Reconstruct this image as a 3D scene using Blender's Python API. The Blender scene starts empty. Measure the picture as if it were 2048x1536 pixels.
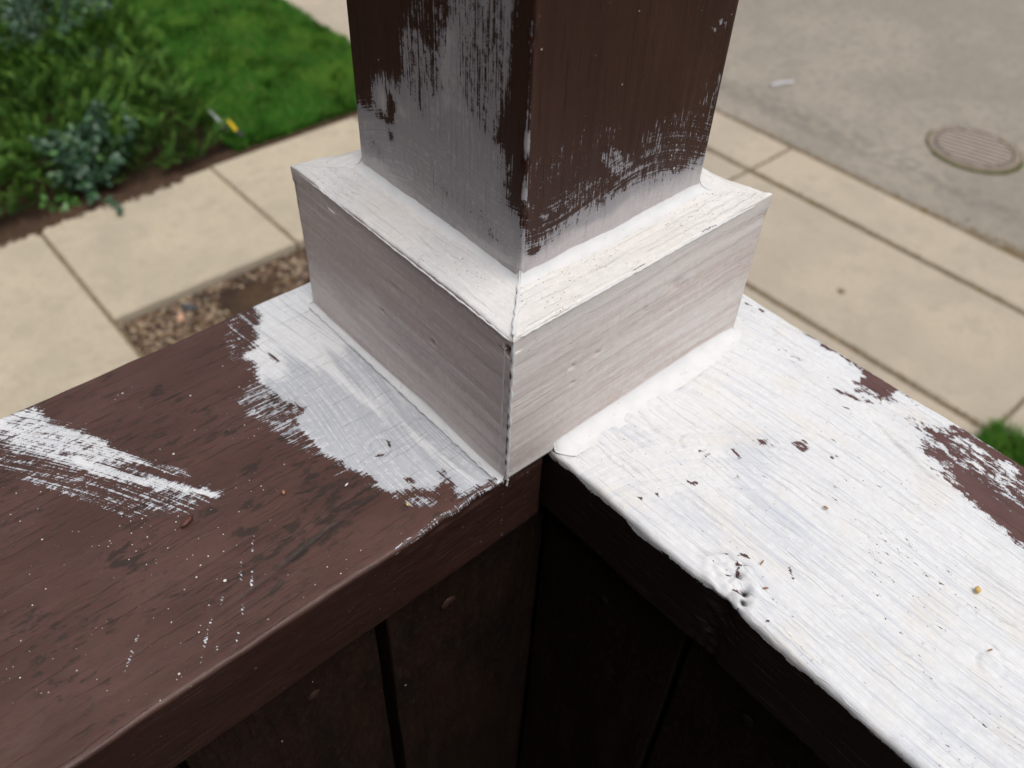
import bpy, math, random
import numpy as np

# ------------------------------------------------------------------ camera, world, sun, exposure
scene = bpy.context.scene
col = scene.collection
YAW, PITCH, ROLL = 0.8148, 0.7814, 0.0507
CAM = (-0.1295, -0.1380, 0.2359)
cam_data = bpy.data.cameras.new('camera')
cam = bpy.data.objects.new('camera', cam_data)
col.objects.link(cam)
from mathutils import Vector, Matrix
_f = Vector((math.cos(YAW) * math.cos(PITCH), math.sin(YAW) * math.cos(PITCH), -math.sin(PITCH)))
_r = Vector((math.sin(YAW), -math.cos(YAW), 0.0))
_u = _r.cross(_f)
_R = _r * math.cos(ROLL) + _u * math.sin(ROLL)
_U = -_r * math.sin(ROLL) + _u * math.cos(ROLL)
cam.matrix_world = Matrix(((_R.x, _U.x, -_f.x, CAM[0]), (_R.y, _U.y, -_f.y, CAM[1]), (_R.z, _U.z, -_f.z, CAM[2]), (0, 0, 0, 1)))
cam_data.sensor_width = 36.0
cam_data.lens = 36.0 * 1707.0 / 2048.0
cam_data.clip_start = 0.01
cam_data.clip_end = 600.0
cam_data.dof.use_dof = True
cam_data.dof.focus_distance = 0.275
cam_data.dof.aperture_fstop = 14.0
scene.camera = cam

SUN_ELEV, SUN_AZ = math.radians(72), math.radians(-90)      # azimuth measured from +X (the street side) towards +Y
world = bpy.data.worlds.new('World'); scene.world = world; world.use_nodes = True
wn = world.node_tree; wn.nodes.clear()
sky = wn.nodes.new('ShaderNodeTexSky'); sky.sky_type = 'NISHITA'; sky.sun_disc = False
sky.sun_elevation = SUN_ELEV; sky.sun_rotation = math.pi / 2 - SUN_AZ
sky.air_density = 1.0; sky.dust_density = 6.0; sky.ozone_density = 1.0
hsv = wn.nodes.new('ShaderNodeHueSaturation'); hsv.inputs['Saturation'].default_value = 0.40
bg = wn.nodes.new('ShaderNodeBackground'); bg.inputs['Strength'].default_value = 0.10
wo = wn.nodes.new('ShaderNodeOutputWorld')
wn.links.new(sky.outputs[0], hsv.inputs['Color']); wn.links.new(hsv.outputs[0], bg.inputs['Color']); wn.links.new(bg.outputs[0], wo.inputs['Surface'])
sun_data = bpy.data.lights.new('sun', 'SUN'); sun_data.energy = 1.5; sun_data.angle = math.radians(65); sun_data.color = (1.0, 0.965, 0.92)
sun = bpy.data.objects.new('sun', sun_data); col.objects.link(sun)
_d = Vector((math.cos(SUN_ELEV) * math.cos(SUN_AZ), math.cos(SUN_ELEV) * math.sin(SUN_AZ), math.sin(SUN_ELEV)))
sun.rotation_euler = _d.to_track_quat('Z', 'Y').to_euler()
scene.view_settings.view_transform = 'Standard'; scene.view_settings.look = 'None'
scene.view_settings.gamma = 1.0; scene.view_settings.use_curve_mapping = False
scene.view_settings.exposure = 0.32
scene.cycles.max_bounces = 6

rng = np.random.default_rng(7)
random.seed(7)
GZ = -2.614                     # pavement level below the railing
RZ = GZ - 0.12                  # road level

# ------------------------------------------------------------------ where paint lies, in metres on each face: (amount, feather, outline)
LEFT_CAP_PAINT = [
    (1, 0.007, [(-0.0210, 0.1399), (-0.0218, 0.1317), (-0.0266, 0.1270), (-0.0293, 0.1207), (-0.0323, 0.1211), (-0.0330, 0.1169), (-0.0389, 0.1163), (-0.0396, 0.1129), (-0.0371, 0.1089), (-0.0400, 0.1041), (-0.0417, 0.0967), (-0.0403, 0.0918), (-0.0401, 0.0831), (-0.0354, 0.0757), (-0.0415, 0.0714), (-0.0430, 0.0670), (-0.0423, 0.0585), (-0.0423, 0.0515), (-0.0395, 0.0444), (-0.0391, 0.0383), (-0.0364, 0.0335), (-0.0349, 0.0282), (-0.0379, 0.0292), (-0.0348, 0.0231), (-0.0327, 0.0198), (-0.0276, 0.0186), (-0.0222, 0.0136), (-0.0170, 0.0124), (-0.0161, 0.0086), (-0.0175, 0.0048), (-0.0109, 0.0043), (-0.0027, 0.0031), (0.0155, 0.0023), (0.0311, 0.1379), (-0.0018, 0.1510), (-0.0163, 0.1437)]),
    (0.47, 0.01, [(-0.0445, 0.0977), (-0.0480, 0.0956), (-0.0518, 0.0927), (-0.0524, 0.0850), (-0.0502, 0.0797), (-0.0472, 0.0749), (-0.0494, 0.0722), (-0.0440, 0.0678), (-0.0359, 0.0738), (-0.0373, 0.0918)]),
    (0.38, 0.01, [(-0.0204, 0.1380), (-0.0311, 0.1363), (-0.0386, 0.1283), (-0.0420, 0.1162), (-0.0330, 0.1142)]),
    (0.4, 0.01, [(-0.0473, 0.0671), (-0.0467, 0.0633), (-0.0441, 0.0557), (-0.0405, 0.0638)]),
    (0.5, 0.006, [(-0.0322, 0.0148), (-0.0285, 0.0144), (-0.0245, 0.0096), (-0.0255, 0.0078), (-0.0316, 0.0131)]),
    (0.62, 0.009, [(-0.1269, 0.1429), (-0.1118, 0.1369), (-0.1109, 0.1273), (-0.1074, 0.1203), (-0.1036, 0.1142), (-0.1011, 0.1086), (-0.0974, 0.0995), (-0.0947, 0.0929), (-0.0921, 0.0872), (-0.0919, 0.0839), (-0.0965, 0.0888), (-0.1027, 0.0967), (-0.1006, 0.0889), (-0.0955, 0.0819), (-0.0895, 0.0743), (-0.0836, 0.0651), (-0.0791, 0.0572), (-0.0802, 0.0568), (-0.0852, 0.0619), (-0.0914, 0.0703), (-0.0999, 0.0812), (-0.1059, 0.0889), (-0.1118, 0.1004), (-0.1196, 0.1146), (-0.1275, 0.1291), (-0.1302, 0.1325)]),
    (0.9, 0.007, [(-0.1272, 0.1419), (-0.1122, 0.1368), (-0.1123, 0.1346), (-0.1213, 0.1359), (-0.1170, 0.1252), (-0.1185, 0.1194), (-0.1235, 0.1293), (-0.1287, 0.1372)]),
    (0.95, 0.006, [(-0.1127, 0.1100), (-0.1075, 0.1046), (-0.1041, 0.0934), (-0.1031, 0.0893), (-0.1071, 0.0926), (-0.1123, 0.1024)]),
    (0.75, 0.007, [(-0.1034, 0.1164), (-0.0974, 0.0995), (-0.0921, 0.0872), (-0.0925, 0.0855), (-0.0978, 0.0954), (-0.1027, 0.1064)]),
    (0.9, 0.004, [(-0.0879, 0.0705), (-0.0820, 0.0627), (-0.0791, 0.0573), (-0.0801, 0.0569), (-0.0854, 0.0629), (-0.0910, 0.0712)]),
    (0.4, 0.01, [(-0.1314, 0.1289), (-0.1240, 0.1205), (-0.1165, 0.1053), (-0.1043, 0.0865), (-0.0917, 0.0697), (-0.0854, 0.0602), (-0.0911, 0.0598), (-0.1032, 0.0679), (-0.1105, 0.0780), (-0.1202, 0.0954), (-0.1251, 0.1081), (-0.1335, 0.1226)]),
    (0.44, 0.006, [(-0.0915, 0.0847), (-0.0833, 0.0756), (-0.0841, 0.0725), (-0.0903, 0.0798)]),
    (0.53, 0.0016, [(-0.0869, 0.0295), (-0.0865, 0.0292), (-0.0915, 0.0209), (-0.0917, 0.0211)]),
    (0.53, 0.0016, [(-0.0935, 0.0162), (-0.0932, 0.0159), (-0.0959, 0.0119), (-0.0961, 0.0121)]),
    (0.53, 0.0016, [(-0.0790, 0.0361), (-0.0787, 0.0358), (-0.0822, 0.0299), (-0.0824, 0.0301)]),
    (0.53, 0.0016, [(-0.0997, 0.0075), (-0.0994, 0.0072), (-0.1029, 0.0035), (-0.1032, 0.0037)]),
    (0.53, 0.0016, [(-0.0978, 0.0214), (-0.0975, 0.0211), (-0.0989, 0.0191), (-0.0992, 0.0193)]),
    (0.53, 0.0016, [(-0.1039, 0.0171), (-0.1036, 0.0168), (-0.1132, 0.0051), (-0.1135, 0.0053)]),
    (0.53, 0.0016, [(-0.1229, 0.0259), (-0.1226, 0.0257), (-0.1285, 0.0190), (-0.1287, 0.0192)]),
    (0.53, 0.0016, [(-0.1287, 0.0195), (-0.1284, 0.0193), (-0.1312, 0.0164), (-0.1314, 0.0166)]),
    (0.53, 0.0016, [(-0.0857, 0.0243), (-0.0854, 0.0240), (-0.0902, 0.0166), (-0.0905, 0.0168)]),
    (0.53, 0.0016, [(-0.1059, 0.0082), (-0.1056, 0.0080), (-0.1077, 0.0061), (-0.1080, 0.0063)]),
]
LEFT_CAP_BARE = [
    (0.28, 0.003, [(-0.0159, 0.0197), (-0.0135, 0.0188), (-0.0141, 0.0120), (-0.0156, 0.0092), (-0.0175, 0.0127)]),
    (0.25, 0.002, [(-0.0264, 0.0243), (-0.0236, 0.0209), (-0.0252, 0.0192), (-0.0274, 0.0220)]),
    (0.33, 0.003, [(-0.0303, 0.1120), (-0.0291, 0.1044), (-0.0302, 0.1013), (-0.0318, 0.1079)]),
    (0.15, 0.0012, [(-0.0209, 0.0426), (-0.0202, 0.0404), (-0.0227, 0.0375), (-0.0222, 0.0398)]),
    (0.15, 0.0012, [(-0.0289, 0.0389), (-0.0258, 0.0379), (-0.0260, 0.0370), (-0.0289, 0.0378)]),
    (0.2, 0.0015, [(-0.0369, 0.0764), (-0.0351, 0.0749), (-0.0357, 0.0734), (-0.0374, 0.0750)]),
]
RIGHT_CAP_PAINT = [
]
RIGHT_CAP_BARE = [
    (0, 0.006, [(0.1519, -0.0199), (0.1516, -0.0477), (0.1532, -0.0629), (0.1483, -0.0646), (0.1436, -0.0671), (0.1423, -0.0616), (0.1420, -0.0570), (0.1409, -0.0528), (0.1457, -0.0522), (0.1506, -0.0483), (0.1512, -0.0379), (0.1499, -0.0327)]),
    (0.44, 0.007, [(0.1413, -0.0526), (0.1427, -0.0613), (0.1445, -0.0665), (0.1554, -0.0679), (0.1504, -0.0738), (0.1487, -0.0687), (0.1427, -0.0676), (0.1368, -0.0602), (0.1342, -0.0531)]),
    (0.42, 0.007, [(0.1399, -0.0738), (0.1410, -0.0807), (0.1371, -0.0822), (0.1368, -0.0772)]),
    (0, 0.007, [(0.1491, -0.0902), (0.1522, -0.0957), (0.1514, -0.1025), (0.1534, -0.1126), (0.1529, -0.1324), (0.1410, -0.1376), (0.1433, -0.1204), (0.1500, -0.1142), (0.1456, -0.1062), (0.1479, -0.0980), (0.1455, -0.0914)]),
    (0.46, 0.01, [(0.1312, -0.0842), (0.1390, -0.0826), (0.1441, -0.0856), (0.1486, -0.0905), (0.1454, -0.1049), (0.1465, -0.1188), (0.1449, -0.1359), (0.1156, -0.1487), (0.1191, -0.1318), (0.1208, -0.1219), (0.1224, -0.1133), (0.1217, -0.1056), (0.1251, -0.0969), (0.1278, -0.0904)]),
    (0, 0.008, [(0.1305, -0.1002), (0.1322, -0.1048), (0.1304, -0.1138), (0.1295, -0.1202), (0.1278, -0.1277), (0.1253, -0.1444), (0.1122, -0.1502), (0.1184, -0.1322), (0.1196, -0.1257), (0.1206, -0.1168), (0.1222, -0.1101), (0.1235, -0.1060)]),
    (0.15, 0.006, [(0.1387, -0.0835), (0.1422, -0.0852), (0.1423, -0.0910), (0.1395, -0.0911), (0.1375, -0.0871)]),
    (0.15, 0.006, [(0.1300, -0.0899), (0.1335, -0.0923), (0.1332, -0.0959), (0.1301, -0.0955)]),
    (0.35, 0.0016, [(0.0853, -0.0448), (0.0888, -0.0470), (0.0870, -0.0496), (0.0842, -0.0472)]),
    (0.34, 0.0016, [(0.0736, -0.0408), (0.0748, -0.0423), (0.0733, -0.0476), (0.0723, -0.0467)]),
    (0.32, 0.0016, [(0.0668, -0.0384), (0.0596, -0.0390), (0.0597, -0.0385), (0.0652, -0.0377)]),
    (0.35, 0.0016, [(0.0944, -0.0534), (0.0993, -0.0562), (0.0978, -0.0612), (0.0927, -0.0593)]),
    (0.34, 0.0016, [(0.1259, -0.0557), (0.1278, -0.0584), (0.1264, -0.0589), (0.1252, -0.0569)]),
    (0.36, 0.0016, [(0.0999, -0.0674), (0.1020, -0.0691), (0.1008, -0.0694), (0.0993, -0.0682)]),
    (0.36, 0.0016, [(0.0306, -0.0346), (0.0325, -0.0362), (0.0314, -0.0368), (0.0302, -0.0358)]),
    (0.37, 0.0016, [(0.0366, -0.0366), (0.0377, -0.0385), (0.0365, -0.0400), (0.0354, -0.0386)]),
    (0.36, 0.0016, [(0.1496, 0.0029), (0.1492, -0.0007), (0.1474, -0.0015), (0.1479, 0.0012)]),
    (0.34, 0.0016, [(0.1473, 0.0094), (0.1481, 0.0056), (0.1477, 0.0044), (0.1462, 0.0071)]),
    (0.36, 0.0016, [(0.1484, -0.0201), (0.1518, -0.0213), (0.1511, -0.0222)]),
    (0.3, 0.0016, [(0.0644, -0.0342), (0.0657, -0.0356), (0.0646, -0.0361), (0.0636, -0.0352)]),
    (0.36, 0.0016, [(0.0496, -0.0417), (0.0525, -0.0441), (0.0512, -0.0452), (0.0491, -0.0429)]),
    (0.36, 0.0016, [(0.0882, -0.0499), (0.0870, -0.0523), (0.0857, -0.0501)]),
    (0.37, 0.0016, [(0.1315, -0.0471), (0.1354, -0.0591), (0.1386, -0.0642), (0.1335, -0.0588), (0.1311, -0.0506)]),
    (0.1, 0.001, [(0.0263, -0.0795), (0.0277, -0.0810), (0.0265, -0.0827), (0.0259, -0.0819), (0.0262, -0.0806)]),
    (0.23, 0.001, [(0.0291, -0.0733), (0.0300, -0.0760), (0.0298, -0.0765), (0.0287, -0.0749)]),
    (0.23, 0.001, [(0.0385, -0.0721), (0.0416, -0.0740), (0.0404, -0.0757), (0.0400, -0.0746), (0.0383, -0.0727)]),
    (0.23, 0.001, [(0.0350, -0.0699), (0.0386, -0.0725), (0.0383, -0.0727), (0.0350, -0.0705)]),
    (0.21, 0.001, [(0.0482, -0.0854), (0.0484, -0.0863), (0.0457, -0.0897), (0.0433, -0.0909), (0.0450, -0.0892)]),
    (0.23, 0.001, [(0.0224, -0.0844), (0.0234, -0.0846), (0.0216, -0.0855)]),
    (0.25, 0.001, [(0.0250, -0.0925), (0.0267, -0.0940), (0.0248, -0.0944)]),
    (0.23, 0.001, [(0.0305, -0.0681), (0.0312, -0.0686), (0.0298, -0.0694)]),
    (0.23, 0.001, [(0.0351, -0.0758), (0.0371, -0.0774), (0.0367, -0.0777), (0.0350, -0.0764)]),
    (0.23, 0.001, [(0.0357, -0.0737), (0.0367, -0.0745), (0.0302, -0.0793), (0.0305, -0.0783)]),
    (-0.05, 0.001, [(0.0202, -0.0722), (0.0207, -0.0745), (0.0195, -0.0802), (0.0195, -0.0844), (0.0181, -0.0850), (0.0174, -0.0808), (0.0174, -0.0772)]),
]
POST_LEFT_PAINT = [
    (1, 0.014, [(0.1098, 0.0919), (0.1015, 0.0941), (0.0982, 0.0938), (0.0961, 0.0973), (0.0971, 0.1022), (0.0927, 0.1070), (0.0858, 0.1090), (0.0818, 0.1087), (0.0765, 0.1125), (0.0699, 0.1114), (0.0567, 0.1194), (0.0480, 0.1211), (0.0412, 0.1147), (0.0329, 0.1113), (0.0291, 0.1088), (0.0277, 0.1053), (0.0278, 0.0991), (0.0259, 0.0926), (0.0220, 0.0913), (0.0184, 0.0919), (0.0159, 0.0575), (0.1279, -0.0155)]),
    (0.57, 0.012, [(0.0771, 0.1170), (0.0754, 0.1141), (0.0819, 0.1080), (0.0664, 0.1067), (0.0329, 0.1113), (0.0315, 0.1176), (0.0292, 0.1283), (0.0283, 0.1403), (0.0284, 0.1520), (0.0290, 0.1649), (0.0515, 0.1590), (0.0527, 0.1416), (0.0552, 0.1383), (0.0570, 0.1340), (0.0573, 0.1276), (0.0652, 0.1270), (0.0686, 0.1307), (0.0751, 0.1288), (0.0777, 0.1203)]),
    (0.8, 0.01, [(0.0561, 0.1369), (0.0478, 0.1431), (0.0471, 0.1312), (0.0472, 0.1168), (0.0569, 0.1130), (0.0602, 0.1210)]),
    (0.38, 0.012, [(0.0739, 0.1322), (0.0643, 0.1420), (0.0525, 0.1494), (0.0537, 0.1315), (0.0671, 0.1257), (0.0741, 0.1294)]),
]
POST_LEFT_BARE = [
    (0, 0.004, [(0.0873, 0.1047), (0.0853, 0.1042), (0.0829, 0.1026), (0.0843, 0.0942), (0.0886, 0.0931), (0.0951, 0.0931), (0.0915, 0.0955), (0.0884, 0.0952)]),
    (0.2, 0.004, [(0.0883, 0.0912), (0.0851, 0.0912), (0.0852, 0.0870), (0.0883, 0.0864)]),
    (0.4, 0.004, [(0.0997, 0.0835), (0.0977, 0.0815), (0.0994, 0.0772), (0.1009, 0.0787)]),
    (0.4, 0.004, [(0.0960, 0.0816), (0.0934, 0.0806), (0.0937, 0.0776), (0.0971, 0.0775)]),
    (0.42, 0.012, [(0.0658, 0.0821), (0.0599, 0.0794), (0.0408, 0.0794), (0.0372, 0.0827), (0.0540, 0.0824), (0.0578, 0.0839)]),
    (0.42, 0.01, [(0.0363, 0.0798), (0.0273, 0.0784), (0.0307, 0.0751), (0.0371, 0.0751)]),
    (0.4, 0.008, [(0.0720, 0.1082), (0.0664, 0.1067), (0.0675, 0.1032), (0.0693, 0.1055)]),
]
POST_RIGHT_PAINT = [
    (1, 0.02, [(0.0183, 0.0819), (0.0260, 0.0802), (0.0307, 0.0802), (0.0369, 0.0817), (0.0415, 0.0835), (0.0471, 0.0843), (0.0548, 0.0833), (0.0614, 0.0849), (0.0684, 0.0850), (0.0760, 0.0832), (0.0825, 0.0829), (0.0958, 0.0798), (0.1015, 0.0806), (0.1066, 0.0804), (0.1079, 0.0827), (0.1087, 0.0867), (0.1090, 0.0922), (0.1240, 0.0874), (0.1670, -0.0332), (0.0120, 0.0517)]),
    (0.41, 0.01, [(0.0313, 0.0907), (0.0326, 0.0928), (0.0404, 0.0930), (0.0466, 0.0939), (0.0573, 0.0892), (0.0596, 0.0949), (0.0532, 0.0985), (0.0554, 0.1003), (0.0664, 0.0952), (0.0743, 0.0910), (0.0785, 0.0962), (0.0836, 0.0863), (0.0857, 0.0813), (0.0672, 0.0819), (0.0551, 0.0818), (0.0399, 0.0839)]),
    (0.5, 0.007, [(0.0521, 0.1008), (0.0588, 0.0998), (0.0630, 0.0950), (0.0811, 0.0852), (0.0828, 0.0817), (0.0665, 0.0857), (0.0604, 0.0907)]),
    (0.37, 0.014, [(0.0825, 0.0832), (0.0724, 0.0996), (0.0807, 0.1020), (0.0901, 0.1010), (0.1002, 0.0984), (0.1020, 0.1083), (0.1106, 0.1084), (0.1101, 0.0980), (0.1083, 0.0847), (0.1017, 0.0798)]),
    (0.27, 0.02, [(0.0210, 0.0810), (0.0236, 0.0826), (0.0327, 0.0921), (0.0475, 0.0993), (0.0562, 0.1050), (0.0314, 0.1051), (0.0207, 0.1030)]),
    (0.5, 0.003, [(0.0988, 0.1313), (0.1009, 0.1305), (0.1007, 0.1297)]),
    (0.5, 0.003, [(0.1030, 0.1297), (0.1038, 0.1294), (0.1038, 0.1281)]),
    (0.5, 0.003, [(0.0968, 0.1292), (0.0991, 0.1289), (0.0991, 0.1277)]),
    (0.5, 0.003, [(0.0950, 0.1302), (0.0957, 0.1299), (0.0957, 0.1289)]),
    (0.5, 0.004, [(0.0268, 0.0892), (0.0308, 0.0873), (0.0293, 0.0869)]),
    (0.5, 0.004, [(0.0197, 0.0966), (0.0236, 0.0932), (0.0228, 0.0928)]),
]
POST_RIGHT_BARE = [
    (0.25, 0.0025, [(0.0220, 0.0775), (0.0254, 0.0780), (0.0283, 0.0764), (0.0256, 0.0751), (0.0225, 0.0762)]),
]
GRIME = [(-0.1135, 0.0560, 0.0045, 1), (-0.1129, 0.0506, 0.004, 0.9), (-0.0849, 0.0541, 0.003, 1), (-0.0866, 0.0962, 0.0025, 0.9), (-0.0731, 0.1179, 0.0025, 0.7), (-0.0627, 0.0212, 0.004, 0.9), (-0.0703, 0.0211, 0.004, 0.8), (-0.0525, 0.0219, 0.004, 0.9), (-0.0495, 0.0373, 0.003, 0.9), (-0.0655, 0.0621, 0.0025, 0.9), (-0.0801, 0.0391, 0.003, 1), (-0.0752, 0.0253, 0.004, 0.8), (-0.0825, 0.0252, 0.003, 0.8), (-0.0518, 0.0449, 0.003, 0.8), (-0.0508, 0.0667, 0.003, 0.7), (-0.0736, 0.0475, 0.003, 0.7), (-0.0609, 0.0813, 0.003, 0.6), (-0.0852, 0.0143, 0.003, 0.6), (-0.0686, 0.0300, 0.004, 0.8), (-0.0440, 0.0256, 0.004, 0.8), (-0.0436, 0.0515, 0.003, 0.6), (-0.0246, 0.1114, 0.002, 0.4), (-0.1450, 0.0511, 0.003, 0.7), (-0.1294, 0.1134, 0.006, 0.6), (-0.0427, 0.0861, 0.004, 0.9), (-0.0418, 0.0803, 0.004, 0.9), (-0.1114, 0.0317, 0.004, 0.4), (-0.0978, 0.0226, 0.004, 0.5), (-0.0596, 0.0386, 0.005, 0.6), (-0.0541, 0.0286, 0.006, 0.7), (-0.0443, 0.0344, 0.003, 0.8)]
ROOF_X0, ROOF_X1, ROOF_Y1, ROOF_Z = -.02, .15, .14, 1.9
MH_ROT = -75.0

# ------------------------------------------------------------------ helpers
def tag(o, label=None, cat=None, group=None, kind=None):
    if label: o['label'] = label
    if cat: o['category'] = cat
    if group: o['group'] = group
    if kind: o['kind'] = kind
    return o

def empty(name, loc=(0, 0, 0), rot=(0, 0, 0)):
    o = bpy.data.objects.new(name, None); col.objects.link(o); o.empty_display_size = 0.05
    o.location = loc; o.rotation_euler = rot
    return o

def link(name, me, parent=None, mats=()):
    for m in mats: me.materials.append(m)
    o = bpy.data.objects.new(name, me); col.objects.link(o)
    if parent: o.parent = parent
    return o

def mesh_np(name, V, F, smooth=True, attrs=None, matidx=None):
    """V (n,3) array, F list of quads (m,4) or tris (m,3) array"""
    V = np.asarray(V, np.float32); F = np.asarray(F, np.int32); k = F.shape[1]
    me = bpy.data.meshes.new(name)
    me.vertices.add(len(V)); me.vertices.foreach_set('co', V.ravel())
    me.loops.add(F.size); me.loops.foreach_set('vertex_index', F.ravel())
    me.polygons.add(len(F)); me.polygons.foreach_set('loop_start', np.arange(0, F.size, k, dtype=np.int32))
    if matidx is not None: me.polygons.foreach_set('material_index', np.asarray(matidx, np.int32))
    me.polygons.foreach_set('use_smooth', np.full(len(F), smooth))
    me.update(calc_edges=True)
    for n, a in (attrs or {}).items():
        a = np.asarray(a, np.float32)
        if a.ndim == 1:
            me.attributes.new(n, 'FLOAT', 'POINT').data.foreach_set('value', a)
        else:
            me.attributes.new(n, 'FLOAT_VECTOR', 'POINT').data.foreach_set('vector', a.ravel())
    me.validate(); return me

def py_mesh(name, V, F, smooth=False):
    me = bpy.data.meshes.new(name); me.from_pydata([tuple(v) for v in V], [], F); me.update()
    if smooth: me.polygons.foreach_set('use_smooth', [True] * len(F))
    return me

def box_mesh(name, x0, x1, y0, y1, z0, z1, bev=0.0):
    if bev <= 0:
        V = [(x, y, z) for z in (z0, z1) for y in (y0, y1) for x in (x0, x1)]
        return py_mesh(name, V, [(0, 2, 3, 1), (4, 5, 7, 6), (0, 1, 5, 4), (2, 6, 7, 3), (0, 4, 6, 2), (1, 3, 7, 5)])
    b = bev      # vertical box with a chamfered top edge
    V = [(x0, y0, z0), (x1, y0, z0), (x1, y1, z0), (x0, y1, z0), (x0, y0, z1 - b), (x1, y0, z1 - b), (x1, y1, z1 - b), (x0, y1, z1 - b),
         (x0 + b, y0 + b, z1), (x1 - b, y0 + b, z1), (x1 - b, y1 - b, z1), (x0 + b, y1 - b, z1)]
    F = [(3, 2, 1, 0)] + [(i, (i + 1) % 4, 4 + (i + 1) % 4, 4 + i) for i in range(4)] + [(4 + i, 4 + (i + 1) % 4, 8 + (i + 1) % 4, 8 + i) for i in range(4)] + [(8, 9, 10, 11)]
    return py_mesh(name, V, F)

def hash3(ix, iy, iz, seed):
    h = (ix.astype(np.int64) * 374761393 + iy.astype(np.int64) * 668265263 + iz.astype(np.int64) * 2147483647 + seed * 1274126177) & 0xffffffff
    h = ((h ^ (h >> 13)) * 1274126177) & 0xffffffff
    h = ((h ^ (h >> 16)) * 2246822519) & 0xffffffff
    return ((h ^ (h >> 15)) & 0xffffff) / float(0xffffff)

def vnoise(P, seed=0):
    """value noise, -1..1"""
    P = np.asarray(P, float)
    if P.shape[1] == 2: P = np.c_[P, np.zeros(len(P))]
    I = np.floor(P).astype(np.int64); f = P - I; f = f * f * (3 - 2 * f)
    r = 0
    for dx in (0, 1):
        for dy in (0, 1):
            for dz in (0, 1):
                w = (f[:, 0] if dx else 1 - f[:, 0]) * (f[:, 1] if dy else 1 - f[:, 1]) * (f[:, 2] if dz else 1 - f[:, 2])
                r = r + w * hash3(I[:, 0] + dx, I[:, 1] + dy, I[:, 2] + dz, seed)
    return r * 2 - 1

def fbm(P, seed=0, oct=3):
    r = 0; a = 1.0; s = 0
    for o in range(oct):
        r = r + a * vnoise(np.asarray(P) * 2 ** o, seed + o * 17); s += a; a *= 0.5
    return r / s

def sdf(poly, x, y):
    """signed distance, positive inside"""
    P = np.asarray(poly, float); n = len(P)
    d2 = np.full(x.shape, 1e9); ins = np.zeros(x.shape, bool)
    for i in range(n):
        ax, ay = P[i]; bx, by = P[(i + 1) % n]
        ex, ey = bx - ax, by - ay
        t = np.clip(((x - ax) * ex + (y - ay) * ey) / (ex * ex + ey * ey + 1e-12), 0, 1)
        d2 = np.minimum(d2, (x - ax - t * ex) ** 2 + (y - ay - t * ey) ** 2)
        c = ((ay > y) != (by > y)) & (x < ex * (y - ay) / (ey if abs(ey) > 1e-12 else 1e-12) + ax)
        ins ^= c
    return np.where(ins, 1, -1) * np.sqrt(d2)

def paint(x, y, adds, subs, base=0.0):
    c = np.full(x.shape, float(base))
    for lvl, fe, poly in adds:
        c = np.maximum(c, np.clip(np.minimum(lvl, 0.5 + sdf(poly, x, y) / fe), 0, 1))
    for lvl, fe, poly in subs:
        s = np.clip(0.5 + sdf(poly, x, y) / fe, 0, 1)
        c = np.where(s > 0, np.minimum(c, c * (1 - s) + lvl * s), c)
    return c

def sweep(prof, stations, frame):
    """prof: (m,2) closed loop; stations: (n,); frame(S, A, B) -> (N,3). Returns V, F, S, A, B, per-vertex profile length"""
    prof = np.asarray(prof, float); m = len(prof); n = len(stations)
    per = np.r_[0, np.cumsum(np.linalg.norm(np.diff(prof, axis=0), axis=1))]
    S = np.repeat(stations, m); A = np.tile(prof[:, 0], n); B = np.tile(prof[:, 1], n); T = np.tile(per, n)
    i = np.arange(n - 1)[:, None]; j = np.arange(m - 1)[None, :]
    a = i * m + j
    F = np.stack([a, a + 1, a + m + 1, a + m], -1).reshape(-1, 4)
    return S, A, B, T, F, m, n

def round_rect(a0, a1, b0, b1, r, step, coarse=None):
    """open loop (first point repeated at the end) of a rounded rectangle, counter-clockwise, starting on the bottom side"""
    pts = []
    def seg(p, q, st):
        L = math.dist(p, q); k = max(1, int(round(L / st)))
        for t in range(k): pts.append((p[0] + (q[0] - p[0]) * t / k, p[1] + (q[1] - p[1]) * t / k))
    def arc(c, th0):
        k = 5
        for t in range(k):
            th = th0 + (math.pi / 2) * t / k
            pts.append((c[0] + r * math.cos(th), c[1] + r * math.sin(th)))
    seg((a0 + r, b0), (a1 - r, b0), coarse or step); arc((a1 - r, b0 + r), -math.pi / 2)
    seg((a1, b0 + r), (a1, b1 - r), step); arc((a1 - r, b1 - r), 0)
    seg((a1 - r, b1), (a0 + r, b1), step); arc((a0 + r, b1 - r), math.pi / 2)
    seg((a0, b1 - r), (a0, b0 + r), step); arc((a0 + r, b0 + r), math.pi)
    pts.append(pts[0])
    return np.array(pts)

def stations(*spans):
    out = []
    for a, b, st in spans:
        k = max(1, int(round(abs(b - a) / st)))
        out += list(np.linspace(a, b, k, endpoint=False))
    out.append(spans[-1][1]); return np.array(out)

def cap_faces(F, m, n):
    """close both ends of a sweep with a fan around the middle of the loop (tris as degenerate-free quads are not needed)"""
    return F

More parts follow.
